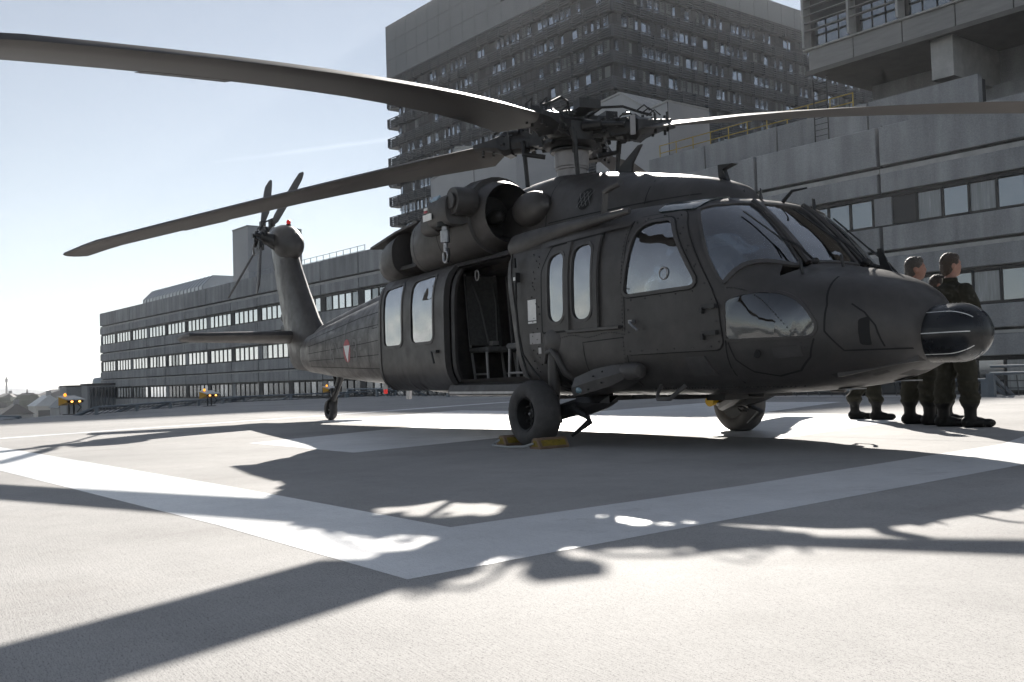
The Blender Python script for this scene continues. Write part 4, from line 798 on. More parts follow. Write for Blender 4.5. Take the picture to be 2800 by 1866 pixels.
for i in range(NB0, NB1):
    for j, (zt, zb_, _) in enumerate(rows):
        mb = MB(); a, b = i*PW+.085, (i+1)*PW-.085; e = .03; zt2 = zt-.015; zb2 = zb_+.015
        mb.loft([[B(a, .34, zb2), B(b, .34, zb2), B(b, .34, zt2), B(a, .34, zt2)], [B(a, .03, zb2), B(b, .03, zb2), B(b, .03, zt2), B(a, .03, zt2)], [B(a+e, 0, zb2+e), B(b-e, 0, zb2+e), B(b-e, 0, zt2-e), B(a+e, 0, zt2-e)]])
        part(mb, 'facade_panel', PANEL if (i*7+j*3) % 5 else PANEL2, lb)
for zt, zb_ in ((9.47, 9.26), (5.68, 5.52), (1.99, 1.86), (-1.79, -1.95)):
    for i in range(NB0, NB1): part(bb(MB(), i*PW+.02, (i+1)*PW-.02, .10, .34, zb_, zt), 'ledge', LEDGE, lb)
# left end wall panels
for j, (zt, zb_, _) in enumerate(rows):
    for k in range(3): part(bb(MB(), -.02, .30, .4+k*9, .4+k*9+8.9, zb_, zt), 'end_panel', PANEL2, lb)
# ribbon windows
panes = []
WR = [(8.19, 6.95), (4.49, 3.17), (.83, -.50)]
random.seed(3)
for r_, (zt, zb_) in enumerate(WR):
    part(bb(MB(), 0, S1, .22, .349, zt+.0, zt+.16), 'window_head', FRAME, lb); part(bb(MB(), 0, S1, .20, .349, zb_-.09, zb_), 'window_sill', FRAME, lb)
    for i in range(NB0, NB1):
        blk = random.random(); n5 = 5; pw = (PW-.95)/n5; s0 = i*PW+.45
        for k in range(n5):
            a = s0+k*pw+.05; b = s0+(k+1)*pw-.05
            panes.append((r_, i, a, b, zb_+.05, zt-.05, 0))
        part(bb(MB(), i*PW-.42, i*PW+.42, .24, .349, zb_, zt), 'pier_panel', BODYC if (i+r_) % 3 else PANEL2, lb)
panes.sort(key=lambda q: -q[1]); rest = MB(); nind = 0; mull = MB()
for (r_, i, a, b, z0, z1, _) in panes:
    dim = (r_ == 2) or random.random() < .12
    if i >= 16: mt = WINGD if random.random() < .75 else CURT
    else: mt = (WINGR if random.random() < .7 else WINGD) if r_ == 2 else WINGD if dim else WING
    if i == 18 and r_ == 0 and a < i*PW+1.2: mt = BODYC
    if nind < 295: part(bb(MB(), a, b, .30, .345, z0, z1), 'window_pane', mt, lb); nind += 1
    else: bb(rest, a, b, .30, .345, z0, z1)
    bb(mull, b, b+.10, .24, .348, z0-.05, z1+.05)
part(rest, 'window_panes', WING, lb, kind='stuff'); part(mull, 'mullions', FRAME, lb, kind='stuff')
part(bb(MB(), 0, S1, .36, .9, 11.0, 11.3), 'parapet_coping', LEDGE, lb)
# terrace wall set back above the right-hand part, its rail and the block that overhangs it
tw = tag(empty('terrace_wall', B(112, 4, 11)), 'setback concrete terrace wall with vertical joints above the right end of the wing', 'wall')
for a, b in ((103.5, 107.9), (108.0, 112.95), (113.05, 118.4), (118.5, 124)): part(bb(MB(), a, b, 4, 4.4, 9.9, 13.75), 'wall_panel', PANEL, tw)
part(bb(MB(), 103.5, 124, 4.38, 4.7, 9.9, 13.6), 'backing', BODYC, tw)
yr = tag(empty('yellow_railing', B(112, 4.9, 13.7)), 'yellow tubular safety railing along the terrace above the setback wall', 'railing')
YR = mat('yellow_rail_paint', (.42, .30, .06), .5, var=.2, scale=5)
for k in range(11): part(MB().tube([B(103.6+k*1.35, 4.9, 13.4), B(103.6+k*1.35, 4.9, 14.75)], .035, 6), 'post', YR, yr)
for z in (14.72, 14.25): part(MB().tube([B(103.6, 4.9, z), B(117.1, 4.9, z)], .03, 6), 'rail', YR, yr)
ld = tag(empty('caged_ladder', B(116.3, 3.9, 11.3)), 'dark caged ladder standing on the terrace behind the parapet', 'ladder')
for s in (115.6, 116.4): part(MB().tube([B(s, 3.7, 11.2), B(s, 3.7, 15.6)], .035, 6), 'stile', FRAME, ld)
for k in range(14): part(MB().tube([B(115.6, 3.7, 11.4+k*.3), B(116.4, 3.7, 11.4+k*.3)], .018, 5), 'rung', FRAME, ld)
# overhanging block
ov = tag(empty('overhanging_block', B(121, 5, 16.5)), 'louvred upper storey block jutting out on concrete brackets at the upper right', 'building')
OVS, OVE, OVZ = 114.5, 152, 16.5
SPAND = mat('spandrel_panel', (.27, .265, .26), .75, var=.15, scale=.6, stretch=(1, 1, 6)); SOFF = mat('soffit', (.12, .115, .11), .85, var=.2, scale=.8)
part(bb(MB(), OVS, OVE, 5.25, 22, OVZ+.02, 30), 'wall', BODYC, ov); part(bb(MB(), OVS-.02, OVE, 5.05, 22, OVZ-.12, OVZ+.02), 'soffit', SOFF, ov)
for k in range(14): part(bb(MB(), OVS+.02+k*2.7, OVS+2.66+k*2.7, 5.0, 5.24, OVZ+.05, OVZ+1.12), 'spandrel_panel', SPAND, ov)
part(bb(MB(), OVS-.25, OVE, 4.85, 5.24, OVZ+1.13, OVZ+1.22), 'sill_beam', LEDGE, ov); part(bb(MB(), OVS-.1, OVE, 4.75, 4.95, OVZ-.25, OVZ-.02), 'gutter_pipe', SOFF, ov)
for k in range(15):
    part(bb(MB(), OVS-.06+k*2.7, OVS+.06+k*2.7, 4.55, 5.22, OVZ+1.22, OVZ+6), 'louvre_post', LEDGE, ov)
    if k < 14:
        for j in range(9): part(bb(MB(), OVS+.06+k*2.7, OVS+2.64+k*2.7, 4.60, 4.80, OVZ+2.05+j*.42, OVZ+2.10+j*.42), 'louvre', SPAND, ov)
        for q in range(3): part(bb(MB(), OVS+.30+k*2.7+q*.75, OVS+.95+k*2.7+q*.75, 5.2, 5.245, OVZ+1.25, OVZ+2.6), 'window_pane', WINGD, ov)
for k in range(4): part(bb(MB(), OVS+6.6+k*7.6, OVS+7.7+k*7.6, 5.4, 10, OVZ-2.1, OVZ-.13), 'bracket', LEDGE, ov)
part(bb(MB(), OVS+.6, OVE, 10, 20, 9.9, OVZ-.13), 'core_wall', PANEL2, ov); part(bb(MB(), OVS+5.2, OVE, 9.2, 9.9, 9.9, OVZ-2.0), 'lower_wall', PANEL, ov)
# roof-top boxes
CLAD = mat('pale_cladding', (.42, .42, .43), .7, var=.06, scale=.5)
def roofbox(name, label, poly, s_side, d, depth, z0, splits):
    """poly: roof outline (s, z) of the front face, left to right"""
    o = tag(empty(name, B((poly[0][0]+poly[-1][0])/2, d, z0)), label, 'roof structure')
    front = [(poly[0][0], z0)]+poly+[(poly[-1][0], z0)]
    part(MB().loft([[B(s, d, z) for s, z in front], [B(s, d+depth, z) for s, z in front]]), 'body', CLAD, o)
    for s in splits: part(bb(MB(), s-.03, s+.03, d-.02, d, z0, 30 if False else min(max(q[1] for q in poly)-.6, 25)), 'joint', BODYC, o)
    tr = [[B(s, d-.06, z+.02), B(s, d-.06, z+.16), B(s, d+depth, z+.16), B(s, d+depth, z+.02)] for s, z in poly]
    part(MB().loft(tr), 'coping', LEDGE, o); return o
roofbox('roof_penthouse', 'pale cladded rooftop plant box with a zigzag roofline right of the rotor head', [(92.4, 20.6), (95.15, 20.85), (97.9, 19.0), (99.75, 19.17)], 0, 10, 4.2, 9.9, (99.72,))
roofbox('stair_penthouse', 'pale cladded rooftop box with a sloped left shoulder behind the engine', [(70.2, 18.95), (73.0, 19.3), (74.3, 21.1), (82.9, 19.6)], 0, 10, 8, 9.9, (77.0,))
o = roofbox('lift_tower', 'grey windowless rooftop lift box behind the tail rotor', [(42.8, 17.4), (46.9, 17.4)], 0, 2.2, 6.2, 9.9, ())
# glazed roof light near the left end
gr = tag(empty('roof_light', B(20, 6, 11.2)), 'long ribbed metal and glass roof light on the left end of the wing', 'roof light')
ALU = mat('aluminium_cladding', (.5, .52, .54), .4, metal=.6, var=.12, scale=1.2)
part(MB().loft([[B(s, 5, 11.2), B(s, 5, 13.1), B(s, 6.3, 14.4), B(s, 12, 14.4), B(s, 12, 11.2)] for s in (3.6, 26.5)]), 'shell', ALU, gr)
for k in range(18): part(MB().loft([[B(s, 4.93, 11.2), B(s, 4.93, 13.13), B(s, 6.27, 14.47), B(s, 12, 14.47), B(s, 12, 14.4), B(s, 6.3, 14.4), B(s, 5, 13.1), B(s, 5, 11.2)] for s in (3.6+k*1.33, 3.75+k*1.33)]), 'rib', mat('aluminium_rib', (.32, .33, .35), .5, metal=.5), gr)
part(bb(MB(), 26.6, 38, 6, 12, 11.2, 12.7), 'plant_deck', ALU, gr); part(MB().ell(B(29, 5.5, 12.2), (1.6, .7, .7), 14, 8), 'duct', ALU, gr)
rl = tag(empty('roof_railing', B(58, 1, 11.3)), 'thin steel railing along the roof edge right of the tail rotor', 'railing')
GALV = mat('galvanised_steel', (.30, .32, .34), .45, metal=.6, var=.15, scale=3)
for k in range(22): part(MB().tube([B(47+k*1.25, 1.2, 11.2), B(47+k*1.25, 1.2, 12.15)], .03, 5), 'post', GALV, rl)
for z in (12.13, 11.7): part(MB().tube([B(47, 1.2, z), B(73.3, 1.2, z)], .025, 5), 'rail', GALV, rl)
# ------------------------------------------------------------------ tower
TL, TC = (-8.6, 53.3), (50.3, 53.3)
tow = tag(empty('hospital_tower', B(20, 53, -32)), 'tall dark louvred hospital tower with plant storey cladding and balcony ends', 'building')
LOUV = mat('bronze_louvre', (.072, .076, .084), .55, metal=.3, var=.2, scale=.4); TDARK = mat('tower_wall_dark', (.045, .045, .048), .7, var=.2, scale=.3)
TPAN = mat('plant_storey_cladding', (.17, .175, .185), .6, var=.10, scale=.15)
TWIN = winmat('tower_glass', (.42, .45, .49), .05); TBL = mat('tower_blind', (.16, .165, .17), .6)
ZT = 55.6; FH = 3.58; TS0, TS1 = -8.6, 50.3; TD0 = 53.3; TDEP = 84
part(bb(MB(), TS0+2.3, TS1-.9, TD0+1.0, TD0+TDEP, -32, ZT), 'core', TDARK, tow)
# plant storeys: cladding sheets, two tiers; eastern part cut lower out of view to let sun onto the deck
random.seed(5)
part(bb(MB(), TS0+.3, TS1-.1, TD0+.3, TD0+TDEP, ZT, 58.9), 'plant_core', TDARK, tow)
part(bb(MB(), TS0+.3, 27.5, TD0+.3, TD0+26, 58.9, 65.3), 'plant_core', TDARK, tow)
npl = 17; wdt = (TS1-TS0)/npl
for k in range(npl):
    a, b = TS0+k*wdt+.03, TS0+(k+1)*wdt-.03
    part(bb(MB(), a, b, TD0, TD0+.29, ZT+.1, 59.0), 'cladding_sheet', TPAN, tow)
    if b < 27.8:
        part(bb(MB(), a, b, TD0, TD0+.29, 59.06, 62.3), 'cladding_sheet', TPAN, tow); part(bb(MB(), a, b, TD0, TD0+.29, 62.36, 65.5), 'cladding_sheet', TPAN, tow)
for k in range(18):
    a, b = TD0+.05+k*3.44, TD0+3.42+k*3.44; part(bb(MB(), TS1-.3, TS1, a, b, ZT+.1, 59.0), 'cladding_sheet', TPAN, tow)
    if k < 7: part(bb(MB(), TS0-.02, TS0+.28, a, b, ZT+.1, 65.5), 'cladding_sheet', TPAN, tow)
# storeys
panes_i = []
for fl in range(15):
    zt = ZT-.1-fl*FH; z_sp = zt-1.65          # spandrel/gallery from zt down to z_sp, windows below
    gal = MB(); bb(gal, TS0+.2, TS1+.0, TD0+.55, TD0+1.02, z_sp, zt-.05); bb(gal, TS1-.95, TS1-.5, TD0+.9, TD0+TDEP, z_sp, zt-.05)
    part(gal, 'gallery_slab', TDARK, tow)
    lv = MB()
    for j in range(5):
        z = z_sp+.12+j*.34; bb(lv, TS0, TS1, TD0-.05, TD0+.10, z, z+.14); bb(lv, TS1-.10, TS1+.05, TD0, TD0+TDEP, z, z+.14)
    for k in range(22): s = TS0+k*2.8; bb(lv, s, s+.12, TD0-.10, TD0+.5, z_sp, zt)
    for k in range(23): d_ = TD0+k*2.75; bb(lv, TS1-.5, TS1+.10, d_, d_+.12, z_sp, zt)
    # shutters in front of the windows, one in two bays
    for k in range(44):
        s = TS0+2.6+k*1.28
        if s > TS1-1.6: break
        if random.random() < .72:
            for j in range(5): bb(lv, s+.06, s+1.02, TD0+.50, TD0+.56, z_sp-.25-j*.24, z_sp-.13-j*.24)
        panes_i.append((s, 0, fl, z_sp-FH+1.75, z_sp-.05))
    for k in range(46):
        d_ = TD0+1.4+k*1.30
        if random.random() < .72:
            for j in range(5): bb(lv, TS1-.46, TS1-.40, d_+.06, d_+1.04, z_sp-.25-j*.24, z_sp-.13-j*.24)
        panes_i.append((d_, 1, fl, z_sp-FH+1.75, z_sp-.05))
    part(lv, 'louvre_band', LOUV, tow, kind='stuff')
    # balcony at the west end
    if fl > 0:
        bl_ = MB(); bb(bl_, TS0-.1, TS0+2.4, TD0+.2, TD0+6, z_sp-.15, z_sp+.05); bb(bl_, TS0-.1, TS0, TD0+.2, TD0+.3, z_sp+.05, z_sp+1.25); bb(bl_, TS0-.1, TS0, TD0+5.9, TD0+6, z_sp+.05, z_sp+1.25)
        for z in (1.2, .8, .4): bb(bl_, TS0-.08, TS0-.02, TD0+.2, TD0+6, z_sp+z, z_sp+z+.06)
        part(bl_, 'balcony', LOUV, tow)
rest = [MB(), MB()]; cnt = 0
for q in sorted(panes_i, key=lambda q: (abs(q[2]-5), q[1], -q[0] if q[1] == 0 else q[0])):
    s, fc, fl, z0, z1 = q; r_ = random.random()
    if r_ < .30: continue
    wd_ = 1.0 if random.random() < .6 else .55
    mb = MB(); tgt = mb if cnt < 290 else rest[0 if r_ < .85 else 1]
    (bb(tgt, s+.05, s+.05+wd_, TD0+.90, TD0+.995, z0, z1) if fc == 0 else bb(tgt, TS1-.895, TS1-.82, s+.05, s+.05+wd_, z0, z1))
    if tgt is mb: part(mb, 'window_pane', TWIN if r_ < .85 else TBL, tow); cnt += 1
part(rest[0], 'window_panes', TWIN, tow, kind='stuff'); part(rest[1], 'window_blinds', TBL, tow, kind='stuff')
# ================================================================== DECK EDGE: lights, rails, nets
LAMP = mat('lit_amber_lamp', (.8, .35, .05), .3, emit=(1, .42, .08, 2.6)); LCOV = mat('lamp_cover_white', (.62, .60, .56), .5, var=.1, scale=10)
AMBER = mat('amber_dome', (.75, .28, .02), .25, emit=(1, .35, .03, .9))
LB = mat('lamp_yellow', (.52, .27, .012), .45, var=.18, scale=8)
def deck_lamp(x, y, label, ang=None):
    a = math.atan2(-y, -x) if ang is None else ang
    t = tag(empty('deck_floodlight', (x, y, 0), a), label, 'deck light', 'yellow floodlights round the deck edge')
    body = MB().loft([[Vector((q, s*.30, z)) for q, z in ((-.16, .26), (.14, .34), (.14, .40), (-.16, .50))] for s in (-1, 1)]); body.build('housing', LB, t, 30)
    MB().loft([[Vector((q, s*.31, z)) for q, z in ((-.18, .505), (.20, .40), (.20, .425), (-.18, .53))] for s in (-1, 1)]).build('cover', LCOV, t, 30)
    MB().bbox((.142, -.28, .335), (.16, .28, .395)).build('lens_strip', FRAME, t, 0)
    for s in (-.14, .14): MB().ell((.16, s, .362), (.02, .045, .024), 10, 8).build('lamp', LAMP, t)
    MB().ell((-.12, -.1, .55), (.04, .04, .05), 10, 8).build('beacon_dome', AMBER, t)
    for s in (-.09, .09): MB().tube([(0, s, .30), (0, s, .18), (0, s, .015)], [.018, .03, .02], 8).build('stand_tube', DARK, t)
    MB().bbox((-.12, -.2, .0), (.12, .2, .02)).build('foot_plate', DARK, t, 0)
    MB().tube([(.03, .2, .3), (.10, .26, .2), (.05, .16, .06)], .012, 5).build('cable', BLACK, t)
deck_lamp(-20.6, -2.55, 'yellow floodlight at the far left of the deck edge, nearest the skyline', R(38))
deck_lamp(-24.6, 2.3, 'yellow floodlight on the deck edge between the skyline and the tail wheel', R(32))
deck_lamp(-29.6, 8.6, 'yellow floodlight just behind the tail wheel', R(28))
deck_lamp(-4.3, 12.72, 'yellow floodlight beside the right-hand man in olive overalls', R(-105))
deck_lamp(-8.6, 12.6, 'yellow floodlight half hidden under the helicopter nose')
RAILB = mat('rail_blue_grey', (.16, .185, .21), .5, metal=.3, var=.15, scale=2); WIRE = mat('net_wire', (.05, .055, .06), .6); WIREL = mat('net_cable_bright', (.45, .46, .47), .5, metal=.5)
def net_run(name, label, a, b, off, zr, ncross, upper=None, hatch=.35):
    a, b = Vector((*a, 0)), Vector((*b, 0)); t = (b-a).normalized(); nn = Vector((t.y, -t.x, 0))*off; L = (b-a).length
    o = tag(empty(name, (a+b)/2), label, 'safety net', 'safety nets round the deck'); loc = (a+b)/2
    def pt(mb, nm, mt, **k): mb.v = [tuple(Vector(v)-loc) for v in mb.v]; return mb.build(nm, mt, o, 30, **k)
    zz = Vector((0, 0, zr)); pt(MB().tube([a+nn+zz, b+nn+zz], .032, 8), 'rail', RAILB)
    if upper: pt(MB().tube([a+nn+Vector((0, 0, upper)), b+nn+Vector((0, 0, upper))], .028, 8), 'rail', RAILB)
    for k in range(ncross+1):
        q = a+t*(L*k/ncross); pt(MB().tube([q+Vector((0, 0, -.35)), q+nn+zz], .045, 6), 'arm', RAILB); m_ = MB(); m_.box(q+nn+Vector((0, 0, zr/2-.2)), (.16, .08, zr+.4)); pt(m_, 'post', RAILB)
    m_ = MB(); n_ = int(L/hatch)
    for k in range(n_+1):
        q = a+t*(L*k/n_); m_.tube([q+Vector((0, 0, -.3)), q+t*hatch*1.2+nn*.5+Vector((0, 0, -.25)), q+nn+zz], .012, 3, False)
    for k in range(5): q = nn*(k/5); m_.tube([a+q+Vector((0, 0, lerp(-.3, zr, k/5))), b+q+Vector((0, 0, lerp(-.3, zr, k/5)))], .012, 3, False)
    pt(m_, 'net', WIRE, kind='stuff')
net_run('safety_net', 'blue grey pipe rail with netting along the back right deck edge', (30, 16.7), (-2.6, 13.3), -1.5, .46, 12, .60, .25)
net_run('safety_net', 'blue grey pipe rail with netting behind the helicopter', (-2.6, 13.3), (-33.4, 12.4), -1.5, .34, 10)
net_run('safety_net', 'blue grey pipe rail with netting beyond the tail wheel', (-33.6, 12.3), (-31.1, 4.0), -1.5, .22, 3)
net_run('safety_net', 'blue grey pipe rail with netting left of the tail wheel', (-31.1, 3.9), (-19.9, -3.4), -1.5, .20, 5)
wn = tag(empty('lattice_net', (-17.2, -5.4, 0)), 'dark net panel strung with wavy pale cables at the far left deck edge', 'safety net', 'safety nets round the deck')
mb = MB().add([(-2.6, 1.5, -.06), (1.8, -1.0, -.06), (-.6, -4.5, .05), (-6.2, -1.6, .10)], [(0, 1, 2, 3)]); mb.build('net_sheet', mat('dark_netting', (.03, .032, .034), .9), wn, 0)
for k in range(16):
    a = Vector((-2.6, 1.5, -.05)).lerp(Vector((1.8, -1.0, -.05)), k/15); b = Vector((-6.2, -1.6, .12)).lerp(Vector((-.6, -4.5, .07)), k/15)
    MB().tube([a.lerp(b, j/10)+Vector((.16*math.sin(j*1.7+k*.3), 0, .02+.015*math.sin(j*2.1+k))) for j in range(11)], .018, 4).build('net_cable', WIREL, wn)
MB().tube([(-2.6, 1.5, 0), (-6.2, -1.6, .14), (-.6, -4.5, .10)], .05, 6).build('frame', RAILB, wn)
# ------------------------------------------------------------------ chocks
CHW = mat('chock_worn_edge', (.22, .15, .10), .7, var=.3, scale=20); CHY = mat('chock_yellow', (.24, .17, .02), .65, var=.4, scale=25)
def chock(x, y, label, sg):
    t = tag(empty('wheel_chock', (x, y, 0), R(4)), label, 'wheel chock', 'chocks at the near main wheel')
    prof = [(-.075, 0), (-.085, .02), (-.045, .085), (-.02, .10), (.02, .10), (.045, .085), (.085, .02), (.075, 0)]
    MB().loft([[Vector((px, s*.17, pz)) for px, pz in prof] for s in (-1, -.92, .92, 1)]).build('block', CHW, t, 30)
    for sd_ in (-1, 1): MB().loft([[Vector((sd_*.079, s, .026)), Vector((sd_*.085, s, .03)), Vector((sd_*.052, s, .082)), Vector((sd_*.046, s, .08))] for s in (-.14, -.05, .05, .14)]).build('yellow_face', CHY, t, 0)
    for s in (-1, 1): MB().loft([[Vector((q, s*.1705, z)) for q, z in ((-.05, .02), (.05, .02), (.02, .08), (-.02, .08))], [Vector((q, s*.174, z)) for q, z in ((-.045, .024), (.045, .024), (.018, .076), (-.018, .076))]]).build('end_face', CHY, t, 0)
    return t
chock(.83, -1.40, 'worn yellow wheel chock behind the near main wheel', -1)
fc = chock(1.50, -1.44, 'worn yellow wheel chock in front of the near main wheel, towards the nose', 1)
rope = MB().tube([(1.50, -1.62, .05), (1.40, -1.68, .02), (1.20, -1.72, .014), (1.0, -1.72, .014), (.86, -1.68, .014), (.80, -1.62, .03), (.83, -1.58, .06)], .011, 6)
tag(rope.build('chock_rope', mat('rope_grey', (.35, .36, .36), .8), None), 'pale rope looping between the two wheel chocks on the deck', 'rope')
# ================================================================== PEOPLE
OLIVE = mat('olive_overall', (.026, .025, .018), .85, spec=.15, var=.12, scale=9, bump=.9, bscale=16); BOOT = mat('black_boot_leather', (.006, .006, .006), .5, spec=.2, var=.3, scale=30)
SKIN = mat('skin', (.27, .14, .10), .5, var=.08, scale=30); SUIT = mat('dark_clothing', (.012, .012, .014), .8, var=.2, scale=10)
def hairmat(n_, c): return mat('hair_'+n_, c, .6, var=.4, scale=45, bump=.8, bscale=90)
def person(loc, az, h, label, head_az=0, cloth=OLIVE, hair=('brown', (.035, .022, .014)), arms='fold', feet=(0, 0), group=None, bloused=True, step=(0, 0), hands=True):
    k = h/1.80; mb = MB()
    def cap(pts, rad, n=12):
        mb.tube(pts, rad, n)
        for q, r_ in zip(pts, rad): mb.ell(q, (r_, r_, r_), 12, 8)
    # legs (facing +x)
    for s in (-1, 1):
        fx = step[0 if s < 0 else 1]; fa_ = R(feet[0 if s < 0 else 1]); M = Matrix.Rotation(fa_, 3, 'Z')
        hip = (0, s*.10, .92); kn = (fx*.5+.02, s*.14, .50); an = (fx, s*.15, .10)
        cap([hip, ((hip[0]+kn[0])/2, s*.115, .72), kn], [.122, .115, .10]); cap([kn, (fx*.8, s*.15, .36), (fx, s*.15, .27)], [.098, .098, .080 if not bloused else .098])
        if bloused: mb.ell((fx, s*.15, .27), (.105, .098, .05), 14, 8)
        cap([(fx, s*.15, .27), an], [.068, .060]); f0 = Vector((fx, s*.15, 0))
        for q, rr_ in (((-.035, 0, .055), (.062, .052, .06)), ((.06, 0, .05), (.10, .055, .058)), ((.16, 0, .042), (.085, .056, .048))): mb.ell(f0+M @ Vector(q), rr_, 14, 8, M)
        mb.box(f0+M @ Vector((.065, 0, .014)), (.27, .085, .026), M)
    # trunk
    def tr(z, a, b, x=0): return [Vector((x+a*math.cos(t*math.pi/10), b*math.sin(t*math.pi/10), z)) for t in range(20)]
    mb.loft([tr(.84, .11, .15), tr(.92, .125, .175), tr(1.0, .12, .17), tr(1.08, .115, .165), tr(1.2, .13, .20), tr(1.32, .14, .22), tr(1.40, .125, .22, -.005), tr(1.46, .095, .17, -.01), tr(1.50, .065, .09, -.01)])
    cap([(-.01, 0, 1.45), (0, 0, 1.58)], [.062, .055]); mb.loft([tr(1.475, .075, .085, -.01), tr(1.53, .068, .072, -.008)])
    HM = Matrix.Rotation(head_az, 3, 'Z'); hc = Vector((.012, 0, 1.675)); H_ = lambda q: hc+HM @ Vector(q)
    mb.ell(H_((-.005, 0, .02)), (.096, .074, .105), 18, 12, HM); mb.ell(H_((.03, 0, -.045)), (.066, .056, .075), 16, 10, HM); mb.ell(H_((.055, 0, -.085)), (.035, .036, .03), 12, 8, HM)
    mb.ell(H_((.094, 0, -.012)), (.022, .014, .026), 10, 8, HM); mb.ell(H_((.082, 0, .03)), (.018, .05, .016), 10, 6, HM); mb.ell(H_((.088, 0, -.056)), (.014, .026, .012), 10, 6, HM)
    for s in (-1, 1): mb.ell(H_((-.008, s*.077, -.008)), (.022, .012, .034), 10, 8, HM)
    # arms
    hp = []
    for s in (-1, 1):
        sh = Vector((-.01, s*.215, 1.395))
        if arms == 'fold': el = Vector((.05, s*.315, 1.13)); wr = Vector((.20, s*.02+.02, 1.19+.03*s)); hd_ = Vector((.20, -s*.11, 1.20+.03*s))
        else: el = Vector((-.03, s*.26, 1.12)); wr = Vector((.05, s*.27, .88)); hd_ = Vector((.07, s*.265, .78))
        cap([sh, sh.lerp(el, .5), el], [.086, .074, .062]); cap([el, el.lerp(wr, .5), wr], [.061, .056, .042])
        hp.append(hd_); dd = (hd_-wr).normalized(); cap([wr, wr.lerp(hd_, .6)], [.030, .038]); up = Vector((0, 0, 1)) if abs(dd.z) < .7 else Vector((1, 0, 0)); sd_ = dd.cross(up).normalized(); up = sd_.cross(dd)
        for j in range(4): b0 = wr.lerp(hd_, .75)+up*(.027-.018*j); cap([b0, b0+dd*.045-sd_*.006*s, b0+dd*(.075-.006*abs(j-1))-sd_*.02*s], [.0105, .010, .009], 6)
        b0 = wr.lerp(hd_, .35)+up*.032; cap([b0, b0+up*.02+dd*.035, b0+up*.018+dd*.06], [.012, .011, .010], 6)
    mb.v = [(x*k, y*k, z*k) for x, y, z in mb.v]
    o = mb.build('person', [cloth, BOOT, SKIN], None, 0); o.location = loc; o.rotation_euler = (0, 0, az); tag(o, label, 'person', group)
    md = o.modifiers.new('r', 'REMESH'); md.mode = 'VOXEL'; md.voxel_size = .013; ms = o.modifiers.new('s', 'SMOOTH'); ms.iterations = 3; ms.factor = .5
    dg = bpy.context.evaluated_depsgraph_get(); me = bpy.data.meshes.new_from_object(o.evaluated_get(dg)); o.modifiers.clear(); o.data = me
    # cloth folds as real relief
    nrm = [v.normal.copy() for v in me.vertices]
    for v, nv in zip(me.vertices, nrm):
        z = v.co.z/k
        if .26 < z < 1.47:
            a = math.atan2(v.co.y, v.co.x); amp = .006*(1+1.3*math.exp(-((z-.50)/.10)**2)+1.6*math.exp(-((z-.31)/.06)**2)+.9*math.exp(-((z-1.0)/.1)**2))
            v.co += nv*amp*(math.sin(z*46+2.2*math.sin(a*2+z*9)+a*1.5)*.6+math.sin(z*23-a*3+h*9)*.5)
    for pl in me.polygons:
        c = pl.center/k
        nearh = hands and any((Vector(c)-q).length < .10 for q in hp)
        pl.material_index = 1 if c.z < (.245 if bloused else .09) else 2 if c.z > 1.535 or nearh else 0
    me.shade_smooth()
    hm = hairmat(*hair); hb = MB(); hb.ell(H_((-.018, 0, .038)), (.098, .084, .100), 26, 18, HM); hb.ell(H_((-.048, 0, -.015)), (.066, .075, .095), 22, 14, HM); hb.ell(H_((.03, 0, .085)), (.055, .062, .045), 18, 10, HM)
    hb.v = [tuple((Vector(v)-H_((-.02, 0, .03)))*(1+.035*math.sin(v[0]*190)*math.sin(v[1]*170+v[2]*150))+H_((-.02, 0, .03))) for v in hb.v]
    hb.v = [(x*k, y*k, z*k) for x, y, z in hb.v]; hb.build('hair', hm, o, 60)
    if cloth is OLIVE:
        cb = MB().lathe([(.074*k, 1.47*k), (.078*k, 1.50*k), (.072*k, 1.545*k), (.066*k, 1.54*k)], (-.008, 0, 0), 'z', 18, cap=False); cb.build('collar', OLIVE, o, 50)
        bt = MB().lathe([(.125, .985*k), (.128, 1.0*k), (.125, 1.015*k)], (0, 0, 0), 'z', 24, cap=False); bt.v = [(x*.98, y*1.36, z) for x, y, z in bt.v]; bt.build('waistband', OLIVE, o, 50)
        pk = MB().box((.02*k, -.262*k, 1.30*k), (.07, .012, .09)); pk.build('sleeve_patch', mat('dark_patch', (.02, .02, .016), .9), o, 0)
    return o
GRP = 'crew standing beyond the nose'
person((2.13, 3.22, 0), R(62), 1.90, 'man in olive overalls with greying hair, in profile behind the nose', R(-20), hair=('greying', (.055, .047, .040)), feet=(-12, -20), group=GRP, step=(.02, -.05))
person((2.74, 2.98, 0), R(74), 1.86, 'man in olive overalls standing nearest the radar nose, back turned', R(-14), hair=('brown', (.035, .022, .014)), feet=(-25, -32), group=GRP, step=(.04, -.04))
person((.88, 3.84, 0), R(38), 1.70, 'person in olive overalls whose trousers and black boots show under the nose beside the wheel', R(-10), hair=('black', (.012, .010, .009)), feet=(-4, 4), group=GRP, step=(.14, -.14))
person((2.05, 3.75, 0), R(50), 1.72, 'dark curly-haired person between the two men in olive overalls', R(-10), hair=('dark_brown', (.02, .012, .008)), feet=(-10, -14), group=GRP, cloth=OLIVE)
person((-6.0, 12.2, 0), R(60), 1.74, 'distant person in dark trousers by the deck edge, seen under the nose', 0, cloth=SUIT, hair=('black', (.012, .010, .009)), arms='down', bloused=False)
q = B(120.75, 1.4, 9.92); person(q, R(-60), 1.80, 'dark-haired onlooker leaning at the parapet joint of the wing', 0, cloth=SUIT, hair=('black', (.012, .010, .009)), arms='fold', bloused=False, group='onlookers on the terrace')
